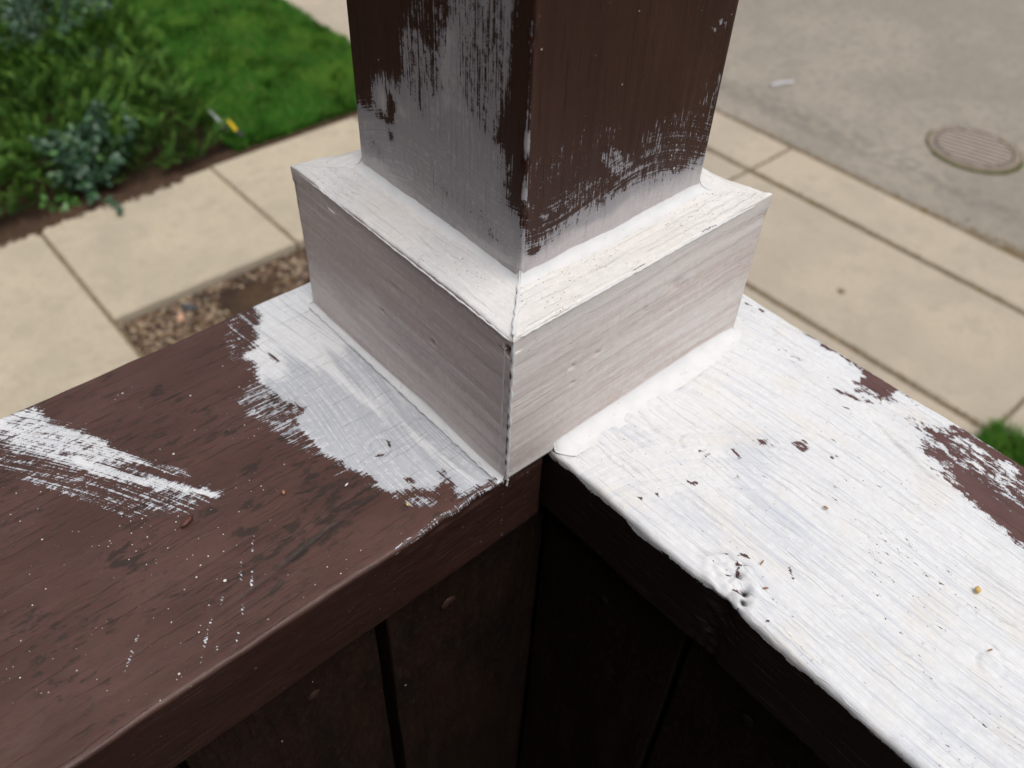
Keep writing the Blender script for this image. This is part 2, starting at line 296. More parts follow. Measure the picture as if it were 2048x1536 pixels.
# ------------------------------------------------------------------ node helpers
class G:
    def __init__(s, name):
        s.mat = bpy.data.materials.new(name); s.mat.use_nodes = True
        s.t = s.mat.node_tree; s.t.nodes.clear()
        s.out = s.t.nodes.new('ShaderNodeOutputMaterial')
        s.b = s.t.nodes.new('ShaderNodeBsdfPrincipled'); s.t.links.new(s.b.outputs[0], s.out.inputs[0])
    def new(s, t, **kw):
        n = s.t.nodes.new(t)
        for k, v in kw.items(): setattr(n, k, v)
        return n
    def put(s, sock, v):
        if isinstance(v, N): s.t.links.new(v.o, sock)
        elif isinstance(v, bpy.types.NodeSocket): s.t.links.new(v, sock)
        else:
            if isinstance(v, (tuple, list)) and len(v) == 3 and sock.type == 'RGBA': v = (*v, 1)
            sock.default_value = v
    def m(s, op, a, b=0.0, c=0.0, clamp=False):
        n = s.new('ShaderNodeMath', operation=op, use_clamp=clamp)
        s.put(n.inputs[0], a); s.put(n.inputs[1], b)
        if op in ('MULTIPLY_ADD', 'SMOOTH_MIN'): s.put(n.inputs[2], c)
        return N(s, n.outputs[0])
    def attr(s, name, vec=False):
        n = s.new('ShaderNodeAttribute', attribute_name=name)
        return N(s, n.outputs['Vector' if vec else 'Fac'])
    def coord(s, which='Object'): return N(s, s.new('ShaderNodeTexCoord').outputs[which])
    def scale(s, v, sc, off=(0, 0, 0), rot=(0, 0, 0)):
        n = s.new('ShaderNodeMapping'); s.put(n.inputs[0], v); n.inputs['Scale'].default_value = sc; n.inputs['Location'].default_value = off; n.inputs['Rotation'].default_value = rot
        return N(s, n.outputs[0])
    def noise(s, v, sc=1.0, detail=3.0, rough=0.55, dist=0.0):
        n = s.new('ShaderNodeTexNoise'); s.put(n.inputs['Vector'], v); n.inputs['Scale'].default_value = sc
        n.inputs['Detail'].default_value = detail; n.inputs['Roughness'].default_value = rough; n.inputs['Distortion'].default_value = dist
        return N(s, n.outputs['Fac'])
    def ncol(s, v, sc=1.0, detail=2.0):
        n = s.new('ShaderNodeTexNoise'); s.put(n.inputs['Vector'], v); n.inputs['Scale'].default_value = sc; n.inputs['Detail'].default_value = detail
        return N(s, n.outputs['Color'])
    def vor(s, v, sc=1.0, feat='F1', rnd=1.0):
        n = s.new('ShaderNodeTexVoronoi', feature=feat); s.put(n.inputs['Vector'], v); n.inputs['Scale'].default_value = sc; n.inputs['Randomness'].default_value = rnd
        if feat == 'DISTANCE_TO_EDGE': return N(s, n.outputs['Distance'])
        sx = s.new('ShaderNodeSeparateXYZ'); s.t.links.new(n.outputs['Color'], sx.inputs[0])
        return N(s, n.outputs['Distance']), N(s, sx.outputs[0]), N(s, sx.outputs[1])
    def ss(s, v, lo, hi, a=0.0, b=1.0):
        n = s.new('ShaderNodeMapRange', interpolation_type='SMOOTHSTEP'); s.put(n.inputs[0], v)
        n.inputs[1].default_value = lo; n.inputs[2].default_value = hi; n.inputs[3].default_value = a; n.inputs[4].default_value = b
        return N(s, n.outputs[0])
    def mix(s, f, a, b):
        n = s.new('ShaderNodeMix', data_type='RGBA'); s.put(n.inputs[0], f); s.put(n.inputs[6], a); s.put(n.inputs[7], b)
        return N(s, n.outputs[2])
    def vadd(s, a, b):
        n = s.new('ShaderNodeVectorMath', operation='ADD'); s.put(n.inputs[0], a); s.put(n.inputs[1], b); return N(s, n.outputs[0])
    def vmul(s, a, k):
        n = s.new('ShaderNodeVectorMath', operation='SCALE'); s.put(n.inputs[0], a); n.inputs['Scale'].default_value = k; return N(s, n.outputs[0])
    def vmul_s(s, a, f):
        n = s.new('ShaderNodeVectorMath', operation='SCALE'); s.put(n.inputs[0], a); s.put(n.inputs['Scale'], f); return N(s, n.outputs[0])
    def bump(s, h, dist=1.0, strength=1.0):
        n = s.new('ShaderNodeBump'); s.put(n.inputs['Height'], h); n.inputs['Distance'].default_value = dist; n.inputs['Strength'].default_value = strength
        s.t.links.new(n.outputs[0], s.b.inputs['Normal'])
    def done(s, colr=None, rough=None, spec=None):
        if colr is not None: s.put(s.b.inputs['Base Color'], colr)
        if rough is not None: s.put(s.b.inputs['Roughness'], rough)
        if spec is not None: s.put(s.b.inputs['Specular IOR Level'], spec)
        return s.mat

class N:
    def __init__(s, g, o): s.g = g; s.o = o
    def __add__(s, b): return s.g.m('ADD', s, b)
    __radd__ = __add__
    def __mul__(s, b): return s.g.m('MULTIPLY', s, b)
    __rmul__ = __mul__
    def __sub__(s, b): return s.g.m('SUBTRACT', s, b)
    def __rsub__(s, b): return s.g.m('SUBTRACT', b, s)

# ------------------------------------------------------------------ painted wood
def painted_wood(name, brownA, brownB, white=(.80, .79, .775), thin_col=(.50, .53, .60), stain=(.72, .66, .57), dirt=1.0, specks=1.0, hair=1.0, thin=0.0, warm=0.3, pits=0.3, grain_amp=.9, wash=None, edge=.055, fresh_or_shaded=(.030, .0125, .009), edge_w=.28, spec=.38, w_isl=.35, w_st=1.1):
    g = G(name)
    surf = g.attr('surf', True); b1 = g.attr('brush', True); b2 = g.attr('brush2', True); bw = g.attr('bw')
    cov = g.attr('cov'); thn = g.attr('thin'); hole = g.attr('hole')
    wob = g.vmul(g.ncol(surf, 90, 3), 0.0030)
    sw = g.vadd(surf, wob)
    grain = g.noise(g.scale(sw, (110, 1400, 110)), 1, 3, .65)
    grain_w = g.noise(g.scale(sw, (16, 200, 16)), 1, 4, .6)
    blot = g.noise(surf, 420, 3, .6)
    big = g.noise(surf, 35, 3, .55)
    st1 = g.noise(g.scale(b1, (22, 1500, 1)), 1, 2.5, .6)
    st2 = g.noise(g.scale(b2, (28, 1500, 1)), 1, 2.5, .6)
    st = st1 + (st2 - st1) * bw
    stw1 = g.noise(g.scale(b1, (18, 330, 1)), 1, 3, .55)
    stw2 = g.noise(g.scale(b2, (18, 330, 1)), 1, 3, .55)
    stw = stw1 + (stw2 - stw1) * bw
    # where the white lies
    fine = g.noise(surf, 1500, 2, .7)
    isl = g.noise(g.scale(sw, (230, 620, 230)), 1, 4, .65)
    m = cov + (isl - .5) * w_isl + (st - .5) * w_st + (grain - .5) * (grain_amp * .75) + (blot - .5) * .60 + (stw - .5) * .45 + (fine - .5) * .40
    mask = g.ss(m, .5 - edge, .5 + edge)
    # old brown coat
    br = g.mix(g.ss(grain_w * .5 + big * .5, .38, .62), brownA, brownB)
    br = g.mix(g.ss(g.noise(g.scale(sw, (14, 30, 14)), 1, 4, .6), .44, .62) * .55, br, (brownA[0] * 1.28, brownA[1] * 1.42, brownA[2] * 1.55))
    br = g.mix(g.ss(g.noise(surf, 300, 4, .7), .48, .66) * .30 * dirt, br, (.060, .040, .024))
    br = g.mix(g.ss(grain, .56, .70) * .40, br, (brownB[0] * .45, brownB[1] * .45, brownB[2] * .45))
    d1 = g.ss(g.noise(g.scale(sw, (170, 420, 170)), 1, 4, .62), .555, .61) * g.ss(g.noise(surf, 30, 3), .43, .60)
    d2 = g.ss(g.noise(g.scale(sw, (26, 900, 26)), 1, 3, .6), .60, .66)
    grime = g.attr('grime')
    gn = g.noise(g.scale(sw, (150, 380, 150)), 1, 5, .7)
    d3 = g.ss(gn * .95 + grime * .17, .555, .625) * g.ss(grime, .02, .30)
    br = g.mix(d3 * .85, br, (.024, .018, .013))
    br = g.mix(d1 * (.58 * dirt), br, (.022, .017, .012))
    br = g.mix(d2 * (.38 * dirt), br, (.020, .013, .010))
    br = g.mix(g.ss(g.noise(surf, 1900, 2), .3, .75) * .35, br, brownB)
    va, ra, rb = g.vor(surf, 170)
    sp = g.ss(va - ra * .085, -.02, .02, 1, 0) * g.ss(rb + g.ss(g.noise(surf, 30, 2), .40, .60) * .14 - .07, 1 - .30 * specks, 1 - .28 * specks)
    vc, rc, rd = g.vor(g.vadd(surf, (.31, .77, .1)), 620)
    sp2 = g.ss(vc - rc * .17, 0, .02, 1, 0) * g.ss(rd, 1 - .30 * specks, 1 - .28 * specks) * g.ss(g.noise(surf, 25, 2), .44, .58)
    sp3 = g.m('MAXIMUM', sp, sp2)
    br = g.mix(sp3, br, (.72, .68, .64))
    # the white coat itself
    tmask = g.m('ADD', g.ss(stw * .6 + big * .4 + thn * .32 - .16 + thin * .2, .36, .60), 0.0, clamp=True)
    wh = g.mix(tmask * .85, white, thin_col)
    edgethin = g.ss(m, .48, .48 + edge_w, 1, 0)
    wh = g.mix(edgethin * .75, wh, (thin_col[0] * .80, thin_col[1] * .82, thin_col[2] * .86))
    wh = g.mix(g.ss(fine * .5 + blot * .5, .38, .64) * .22, wh, (white[0] * .72, white[1] * .71, white[2] * .70))
    sc = g.m('ABSOLUTE', g.noise(g.scale(surf, (60, 95, 1), (3, 1, 0), (0, 0, .7)), 1, 2, .5, .8) - .5)
    wh = g.mix(g.ss(sc, 0, .006, 1, 0) * g.ss(blot, .50, .60) * .35, wh, (.30, .27, .25))
    if wash:     # bare pale timber showing through one thin coat
        sv = g.vadd(surf, g.vmul(g.ncol(surf, 14, 1), .0085))
        w1 = g.noise(g.scale(sv, (7, 210, 7)), 1, 4, .6, .0)
        w2 = g.noise(g.scale(surf, (40, 1700, 40)), 1, 2, .6)
        wh = g.mix(g.ss(w1 * .75 + w2 * .25, .40, .62) * wash[1], wh, wash[0])
        w3 = g.noise(g.scale(sv, (5, 110, 5)), 1, 2, .5)
        wh = g.mix(g.ss(g.m('ABSOLUTE', w3 - .5), .0, .022, 1, 0) * .28 * wash[1], wh, wash[2])
    wh = g.mix(g.ss(g.noise(surf, 42, 4, .6), .50, .68) * warm, wh, stain)
    hl = g.ss(st, .60, .70) * g.ss(blot * .4 + big * .6, .44, .58)
    wh = g.mix(hl * (.34 * hair), wh, (.27, .26, .27))
    wh = g.mix(g.ss(st * .7 + stw * .3, .50, .62) * (.38 * hair), wh, (thin_col[0] * .9, thin_col[1] * .92, thin_col[2] * .95))
    wh = g.mix(g.ss(st * .6 + blot * .4, .50, .38) * .45, wh, (min(.85, white[0] * 1.10), min(.85, white[1] * 1.10), min(.85, white[2] * 1.10)))
    vp, rp, rq = g.vor(g.scale(surf, (1, 1.5, 1)), 700)
    pit = g.ss(vp - rp * .22, 0, .05, 1, 0) * g.ss(rq, 1 - .22 * pits, 1 - .2 * pits) * g.ss(big, .46, .60)
    wh = g.mix(pit * .8, wh, (.20, .15, .12))
    br = g.mix(g.attr('fresh_or_shaded'), br, fresh_or_shaded)
    cl = g.mix(mask, br, wh)
    cl = g.mix(hole, cl, (.008, .007, .006))
    rg = mask * .10 + .46 + (blot - .5) * .3
    h = mask * .00016 + mask * (stw - .5) * .00022 + mask * (st - .5) * .00011 + mask * (big - .5) * .0004 + (grain - .5) * .00007 + (grain_w - .5) * .00010 + (blot - .5) * .00009 - pit * mask * .00012 - d2 * .00016 + sp3 * .00006
    g.bump(h, 1.0, .9)
    return g.done(cl, rg, spec)

BR_A, BR_B = (.092, .042, .033), (.072, .033, .026)
M_left = painted_wood('brown_paint_with_white_patches', BR_A, BR_B, white=(.76, .77, .785), thin_col=(.43, .455, .505), thin=.45, warm=.12, dirt=1.25, specks=1.35, pits=.3, hair=1.3, stain=(.60, .58, .52), edge_w=.22)
M_right = painted_wood('white_primer_over_brown', fresh_or_shaded=(.012, .007, .0055), brownA=(.105, .048, .042), brownB=(.085, .04, .036), white=(.71, .72, .735), thin=-.2, warm=.45, dirt=.5, specks=.3, pits=.9, hair=1.6, thin_col=(.575, .605, .66), stain=(.69, .65, .58), edge_w=.14, w_isl=1.5, w_st=.55)  # cap sides near black, with the shade of the inner face in the colour
M_post = painted_wood('brown_post_with_white_base', (.044, .0150, .0090), (.034, .0115, .0070), white=(.60, .565, .565), thin_col=(.34, .33, .355), thin=.6, warm=.55, dirt=.25, specks=.25, pits=1.2, hair=1.2, grain_amp=.8, stain=(.36, .32, .32), edge_w=.60, spec=.22)
M_trim = painted_wood('thin_white_wash_on_pine', BR_A, BR_B, white=(.73, .69, .665), thin_col=(.57, .51, .505), thin=.0, warm=.0, pits=.25, hair=.12, wash=((.55, .43, .395), .62, (.50, .37, .31)))
M_trimtop = painted_wood('white_primer_on_trim_top', BR_A, BR_B, white=(.77, .75, .73), thin_col=(.66, .66, .67), thin=-.4, warm=.15, pits=4.0, hair=.5)
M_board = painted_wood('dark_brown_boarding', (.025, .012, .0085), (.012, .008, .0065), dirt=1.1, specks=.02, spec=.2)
M_board_shaded = painted_wood('shaded_brown_boarding', (.012, .0065, .0048), (.007, .005, .0042), dirt=1.1, specks=.02, fresh_or_shaded=(.008, .005, .004), spec=.12)  # boarding copy for the right railing, its shade painted into the colour

def bead_mat():
    g = G('white_caulk'); p = g.coord('Object')
    n1 = g.noise(p, 140, 3); n2 = g.noise(p, 900, 2)
    cl = g.mix(g.ss(n1, .35, .7), (.72, .725, .735), (.67, .68, .69))
    cl = g.mix(g.ss(g.noise(p, 520, 4), .64, .70) * .35, cl, (.42, .38, .36))
    g.bump(n1 * .00012 + n2 * .00004, 1, 1); return g.done(cl, .5, .35)
M_bead = bead_mat()

ZERO = lambda n: np.zeros(n)
def attrs_for(n, surf, cov, brush=None, brush2=None, bw=None, thin=None, hole=None, fresh_or_shaded=None, grime=None):
    brush = surf if brush is None else brush
    return dict(surf=surf, cov=cov, brush=brush, brush2=brush if brush2 is None else brush2, bw=ZERO(n) if bw is None else bw, thin=ZERO(n) if thin is None else thin, hole=ZERO(n) if hole is None else hole, fresh_or_shaded=ZERO(n) if fresh_or_shaded is None else fresh_or_shaded, grime=ZERO(n) if grime is None else grime)

def end_caps(V, F, A, m, n):
    """add a centre vertex at each end and close the loop with thin quads"""
    c0 = V[:m - 1].mean(0); c1 = V[(n - 1) * m:(n - 1) * m + m - 1].mean(0)
    base = len(V); V = np.vstack([V, c0, c1])
    j = np.arange(0, m - 1, 2)
    def nxt(k): return np.minimum(k, m - 1)
    f0 = np.stack([np.full(len(j), base), nxt(j + 2), nxt(j + 1), j], -1)
    f1 = np.stack([np.full(len(j), base + 1), j, nxt(j + 1), nxt(j + 2)], -1) ; o = (n - 1) * m
    f1[:, 1:] += o
    F = np.vstack([F, f0[f0[:, 1] != f0[:, 2]], f1[f1[:, 3] != f1[:, 2]]])
    A = {k: np.concatenate([a, a[:1], a[-1:]]) if a.ndim == 1 else np.vstack([a, a[:1], a[-1:]]) for k, a in A.items()}
    return V, F, A

def gauss(x, y, cx, cy, s): return np.exp(-((x - cx) ** 2 + (y - cy) ** 2) / (2 * s * s))

# ------------------------------------------------------------------ the balcony railings
left_rail = tag(empty('porch_railing', (0.0, 0.07, -1.0)), 'brown boarded railing whose cap has a white brush swipe and a white patch', 'railing', 'porch railings meeting at the post')
right_rail = tag(empty('porch_railing', (0.09, -0.4, -1.0)), 'boarded railing with a cap primed almost fully white and a knot', 'railing', 'porch railings meeting at the post')
def setparent(o, p):
    o.parent = p; o.matrix_parent_inverse = Matrix.Translation(Vector(p.location)).inverted()

def left_cap():
    y0, y1, th = .0008, .1400, .0363
    prof = round_rect(y0, y1, -th, 0, .0016, .0007, .01)      # (y, z)
    st = stations((-.835, -.24, .02), (-.24, .0188, .0008))
    S, A, B, T, F, m, n = sweep(prof, st, None)
    x, y, z = S.copy(), A.copy(), B.copy()
    nrm = 1.0
    topw = np.clip((z + .002) / .002, 0, 1)
    inner = (y < y0 + .0018)
    # weathered surface: cupping grain, a long check near the inner edge, dents
    grain = vnoise(np.c_[x * 9, y * 260, z * 260], 3) * .00007 + vnoise(np.c_[x * 30, y * 700, z * 700], 5) * .00004
    z = z + topw * (grain + fbm(np.c_[x * 25, y * 40], 8) * .0004)
    def check(xa, ya, xb, yb, w, dep):
        t = np.clip((x - xa) / (xb - xa), 0, 1); yy = ya + (yb - ya) * t + .0006 * np.sin(x * 90)
        k = np.sin(np.pi * t) ** .6 * ((x > min(xa, xb)) & (x < max(xa, xb)))
        return dep * k * np.exp(-((y - yy) / w) ** 2)
    CRK = (check(-.105, .0165, -.035, .0240, .0007, .0010) + check(-.090, .085, -.045, .088, .0006, .0007) + check(-.125, .034, -.06, .037, .0005, .0006) + check(-.07, .0245, -.032, .030, .0006, .0008))
    z = z - .35 * topw * (check(-.105, .0165, -.035, .0240, .0007, .0010) + check(-.090, .085, -.045, .088, .0006, .0007) + check(-.125, .034, -.06, .037, .0005, .0006) + check(-.07, .0245, -.032, .030, .0006, .0008))
    y = y + np.where(inner, 1, 0) * (fbm(np.c_[x * 60, z * 90], 21) * .0006) + (y > y1 - .003) * fbm(np.c_[x * 40, z * 50], 22) * .0009
    # chipped arris near the post
    ch = gauss(x, 0 * x, -.012, 0, .004) + .8 * gauss(x, 0 * x, -.028, 0, .003) + .6 * gauss(x, 0 * x, .012, 0, .004)
    y = y + ch * .0009 * (np.abs(z) < .004) * inner
    z = z + .0006 * gauss(x, y, -.0248, .0412, .0042) * topw - topw * .0007 * np.exp(-((np.hypot(x + .0248, y - .0412) - .0042) / .0006) ** 2)
    crk = np.clip(CRK / .0007, 0, 1) * topw * np.clip(.65 + .9 * fbm(np.c_[x * 260, y * 500], 12), 0, 1)
    xx, yy = S, A
    cov = paint(xx, yy, LEFT_CAP_PAINT, LEFT_CAP_BARE)
    cov = np.maximum(cov, .42 * np.clip(1 + sdf(LEFT_CAP_PAINT[0][2], xx, yy) / .0075, 0, 1))
    # the side faces are brown, with a little paint run over the arris beside the post and on the outer edge
    down = np.clip(-B / .0030, 0, 1)
    side = inner & (B < -.0003)
    cov = np.where(side, np.where(xx > -.020, .62 - down * .45, np.maximum(0, .2 - down)), cov)
    outer = (A > y1 - .0003)
    cov = np.where(outer, cov * (1 - .6 * down), cov)
    # pale wear on the arris
    wear = (np.abs(B) < .0020) & (A < y0 + .0022)
    cov = np.where(wear & (xx < -.018), np.maximum(cov, .10 + .16 * vnoise(np.c_[xx * 160, yy * 0], 44) + .22 * np.exp(-((xx + .03) / .022) ** 2)), cov)
    surf = np.c_[x, T, 0 * x]
    patch = paint(xx, yy, [(1, .02, [(-.09, .16), (-.09, -.02), (.03, -.02), (.03, .16)])], [])
    brushA = np.c_[S, A * 1.0 + .010 * np.sin(A * 20), 0 * S]                     # strokes drawn along the post side
    # patch: strokes run across the board (along y); swipe: a long shallow curve
    b_patch = np.c_[A + .15 * S, S + .0025 * np.sin(A * 55), 0 * S]
    cx0, cy0, rr = -.075, -.155, .2               # the swipe curves around a far centre
    r = np.hypot(S - cx0, A - cy0); th_ = np.arctan2(A - cy0, S - cx0)
    dx, dy = -.0931 + .1250, .0620 - .0950
    ang = math.atan2(SW1[1] - SW0[1], SW1[0] - SW0[0]); ca, sa = math.cos(ang), math.sin(ang)
    al = (S - SW0[0]) * ca + (A - SW0[1]) * sa; ac = -(S - SW0[0]) * sa + (A - SW0[1]) * ca
    b_sw = np.c_[al, ac + 1.6 * al * al - .12 * al, 0 * S]
    b_sw = np.where((S > -.078)[:, None], np.c_[S - .35 * A, A + .25 * S + .001 * np.sin(S * 200), 0 * S], b_sw)
    far = np.clip((-.034 - S) / .010, 0, 1)
    grime = ZERO(len(x))
    for gx, gy, gs, ga in GRIME:
        grime = np.maximum(grime, ga * np.exp(-(((x - gx) / (gs * 1.7)) ** 2 + ((y - gy) / gs) ** 2)))
    thin = np.clip(1.1 - np.abs(S + .030) / .03, 0, 1) * .9 + .25 - 1.8 * np.clip((A - .085) / .03, 0, 1) + .8 * vnoise(np.c_[S * 260, A * 22], 14) - .8 * np.clip(-.038 - S, 0, .01) / .01 - .9 * np.clip((-.07 - S) / .01, 0, 1)
    V = np.c_[x, y, z]
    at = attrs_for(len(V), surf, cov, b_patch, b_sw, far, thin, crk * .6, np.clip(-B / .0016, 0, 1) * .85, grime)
    V, F, at = end_caps(V, F, at, m, n)
    o = link('cap_board', mesh_np('left_cap', V, F, True, at), None, [M_left]); setparent(o, left_rail); return o

SW0, SW1 = (-.1270, .1270), (-.0830, .0560)

def right_cap():
    x0, x1, th = .0224, .1527, .0363
    prof = round_rect(x0, x1, -th, 0, .0022, .0007, .01)      # (x, z)
    st = stations((.1400, -.20, .0008), (-.20, -1.6, .02))
    S, A, B, T, F, m, n = sweep(prof, st, None)
    x, y, z = A.copy(), S.copy(), B.copy()
    topw = np.clip((z + .003) / .003, 0, 1); inner = (A < x0 + .006)
    z = z + topw * (vnoise(np.c_[y * 11, x * 190, 0 * x], 31) * .00016 + fbm(np.c_[x * 45, y * 45], 33) * .0006 + fbm(np.c_[x * 160, y * 160], 34) * .00025)
    # brush-dragged paint ridges near the post bead
    z = z + topw * .0005 * vnoise(np.c_[x * 420, y * 60], 36) * np.clip(1 - np.abs(y + .012) / .02, 0, 1)
    # wavy, paint-loaded inner edge and the knot that breaks it
    wav = fbm(np.c_[y * 45, 0 * z], 40) * .0005 + vnoise(np.c_[y * 300, z * 120], 42) * .00018 * (z > -.004)
    x = x + np.clip(1 - (A - x0) / .006, 0, 1) * wav
    kx, ky = .0292, -.0768
    rr = np.hypot(x - kx, (y - ky) * .85); aa = np.arctan2(y - ky, x - kx)
    wob = rr + .0009 * np.sin(3 * aa + 1) + .0006 * np.sin(7 * aa)
    z = z + topw * (.0010 * np.exp(-(wob / .0088) ** 4) + .0017 * np.exp(-((wob - .0072) / .0012) ** 2) * (.6 + .5 * np.sin(aa * 2 + .6)) + .0006 * np.cos(wob * 1300 + aa) * np.exp(-(wob / .007) ** 2) + .0005 * fbm(np.c_[x * 330, y * 330], 47) * np.exp(-(wob / .010) ** 4))
    for px_, py_, s_, d_ in KNOT_PITS:
        z = z - topw * d_ * gauss(x, y, px_, py_, s_)
    bite = np.exp(-((y + .0800) / .0060) ** 2) * np.clip(1 - (A - x0) / .009, 0, 1)
    x = x + .0020 * bite * (.7 + .5 * vnoise(np.c_[y * 420, z * 420], 43)); z = z - .0015 * bite * topw
    # splits in the outer part
    for (xa, ya, xb, yb, w, dep) in ((.130, -.062, .1185, -.100, .0006, .0022), (.1490, -.045, .1400, -.110, .0004, .0010)):
        t = np.clip((y - ya) / (yb - ya), 0, 1); k = np.sin(np.pi * t) * ((y < ya) & (y > yb))
        z = z - topw * dep * k * np.exp(-((x - (xa + (xb - xa) * t)) / w) ** 2)
    # plug under the paint and a nail head
    for cx, cy, rad in ((.0653, -.0304, .0048), (.0661, -.1463, .0040)):
        z = z + topw * (.0005 * np.exp(-(np.hypot(x - cx, y - cy) / rad) ** 6) - .0005 * np.exp(-((np.hypot(x - cx, y - cy) - rad) / .0005) ** 2))
    cov = paint(A, S, [], RIGHT_CAP_BARE, base=.93)
    cov = cov - .30 * np.clip(fbm(np.c_[A * 60, S * 38], 55) - .12, 0, 1) * np.clip(.4 + (A - .06) / .03, .25, 1)
    lip = .0030 + .0022 * fbm(np.c_[S * 70, 0 * S], 61)
    cov = np.where(inner & (B < -.0028), np.minimum(cov, .5 + (lip + B) / .003), cov)
    cov = np.where((A > x1 - .0005) & (B < -.003), .1, cov)
    hole = ZERO(len(x))
    for px_, py_, s_, d_ in KNOT_PITS: hole = np.maximum(hole, np.clip(3 * gauss(x, y, px_, py_, s_) - 1.2, 0, 1) * (d_ > .0015))
    hole = hole * topw
    surf = np.c_[S, T, 0 * x]
    cx0, cy0 = ARC
    r = np.hypot(A - cx0, S - cy0); th_ = np.arctan2(S - cy0, A - cx0)
    b2 = np.c_[th_ * .085, r, 0 * x]
    bw = .8 * np.exp(-((r - .088) / .018) ** 2) * np.clip((S + .075) / .03, 0, 1)
    b1 = np.c_[S, A + .30 * np.clip(S + .06, 0, 1) ** 1.3 * 0 + .05 * S + .004 * np.sin(S * 30), 0 * x]
    thin = fbm(np.c_[A * 35, S * 22], 71) * 1.1 + .9 * gauss(A, S, .073, -.050, .013) + .5 * gauss(A, S, .045, -.058, .012) + .5 * gauss(A, S, .0600, -.083, .010) - 1.6 * np.clip((S + .045) / .02, 0, 1) * np.clip((A - .085) / .02, 0, 1)
    V = np.c_[x, y, z]
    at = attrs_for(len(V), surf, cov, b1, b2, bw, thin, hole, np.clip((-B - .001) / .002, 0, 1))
    V, F, at = end_caps(V, F, at, m, n)
    o = link('cap_board', mesh_np('right_cap', V, F[:, ::-1], True, at), None, [M_right]); setparent(o, right_rail)
    o['label'] = 'white primed cap board with brown patches along the street edge'; return o
ARC = (.012, -.108)
KNOT_PITS = [(.0322, -.0776, .0009, .0022), (.0290, -.0828, .0012, .0032), (.0262, -.0846, .0011, .0030), (.0345, -.0742, .0007, .0012), (.0365, -.0752, .0007, .0012), (.0270, -.0725, .0007, .0010)]
left_cap(); right_cap()

# boards below the caps: the inner faces of both railings
def plank(parent, axis, a0, a1, face, thick, z0, z1, seed, mat):
    dz = .006; prof = round_rect(a0, a1, face, face + thick, .0012, .0015, .004)
    st = stations((z0, z1 - .24, .06), (z1 - .24, z1, .003))
    S, A, B, T, F, m, n = sweep(prof, st, None)
    d = vnoise(np.c_[A * 500, S * 14, 0 * S], seed) * .0005 + fbm(np.c_[A * 60, S * 30], seed + 3) * .0010
    B = B + d * (B < face + .002)
    crack = .0018 * np.exp(-((A - (a0 + (a1 - a0) * (.35 + .3 * (seed % 3) / 2)) - .002 * np.sin(S * 60)) / .0005) ** 2) * (S > z1 - .05 - .02 * (seed % 4))
    B = B + crack * (B < face + .003)
    V = np.c_[A, B, S] if axis == 'x' else np.c_[B, A, S]
    if axis != 'x': F = F[:, ::-1]
    surf = np.c_[S, T + seed * .31, 0 * S + seed]
    at = attrs_for(len(V), surf, ZERO(len(V)))
    V, F, at = end_caps(V, F[:, ::-1], at, m, n)
    o = link('plank', mesh_np('plank', V, F, True, at), None, [mat]); setparent(o, parent); return o

xs = [-.0520, -.1300, -.218, -.305, -.395, -.485, -.575, -.665, -.755, -.835]
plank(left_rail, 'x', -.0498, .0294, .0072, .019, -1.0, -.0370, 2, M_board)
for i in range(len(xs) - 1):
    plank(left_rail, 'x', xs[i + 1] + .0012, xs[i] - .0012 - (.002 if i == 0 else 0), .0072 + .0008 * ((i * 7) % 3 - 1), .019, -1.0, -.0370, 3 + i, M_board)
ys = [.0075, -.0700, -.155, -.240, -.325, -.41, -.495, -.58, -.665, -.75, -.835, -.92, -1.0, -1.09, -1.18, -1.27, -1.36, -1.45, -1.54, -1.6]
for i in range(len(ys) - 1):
    plank(right_rail, 'y', ys[i + 1] + .001, ys[i] - .001, .0300 + .0008 * ((i * 5) % 3 - 1), .019, -1.0, -.0370, 30 + i, M_board_shaded)

for par, bx in ((left_rail, (-.835, .0700, .0275, .0400)), (right_rail, (.0500, .0640, -1.60, .0270))):
    o = link('backing_panel', box_mesh('backing_panel', *bx, -1.0, -.0368)); o.data.materials.append(M_board); setparent(o, par)
def disc_mesh(name, r, h, seg=20):
    V = [(r * math.cos(2 * math.pi * i / seg), r * math.sin(2 * math.pi * i / seg), 0) for i in range(seg)]
    V += [(.88 * r * math.cos(2 * math.pi * i / seg), .88 * r * math.sin(2 * math.pi * i / seg), h) for i in range(seg)]
    V.append((0, 0, h * 1.08))
    F = [(i, (i + 1) % seg, seg + (i + 1) % seg, seg + i) for i in range(seg)] + [(seg + i, seg + (i + 1) % seg, 2 * seg) for i in range(seg)]
    return py_mesh(name, V, F, True)
def simple(name, c1, c2, sc=200, rough=.6, bump=.0003, spec=.4, c3=None):
    g = G(name); p = g.coord('Object'); n = g.noise(p, sc, 4, .6); n2 = g.noise(p, sc * 6, 2)
    cl = g.mix(g.ss(n * .8 + n2 * .2, .35, .65), c1, c2)
    if c3: cl = g.mix(g.ss(g.noise(p, sc * .35, 3), .52, .66), cl, c3)
    g.bump(n * bump + n2 * bump * .3, 1, 1); return g.done(cl, rough, spec)
M_nail = simple('painted_brown_nail_head', (.060, .030, .021), (.035, .018, .013), 700, .5, .0001)
nm = disc_mesh('nail_head', .0036, .0006)
for (x, z) in ((-.0822, -.0643), (-.0213, -.0675), (-.165, -.066), (-.26, -.066)):
    o = link('nail_head', nm.copy() if False else nm, None, [] if nm.materials else [M_nail]); o.location = (x, .0072 + .0003, z); o.rotation_euler = (math.radians(90 + 4), math.radians(6), 0)
    setparent(o, left_rail)
nm2 = disc_mesh('nail_head', .0030, .0009); nm2.materials.append(simple('shaded_nail_head', (.012, .008, .006), (.008, .006, .005), 700, .6, .0001, .15))  # right nail heads darkened too: the shade there is in their colour
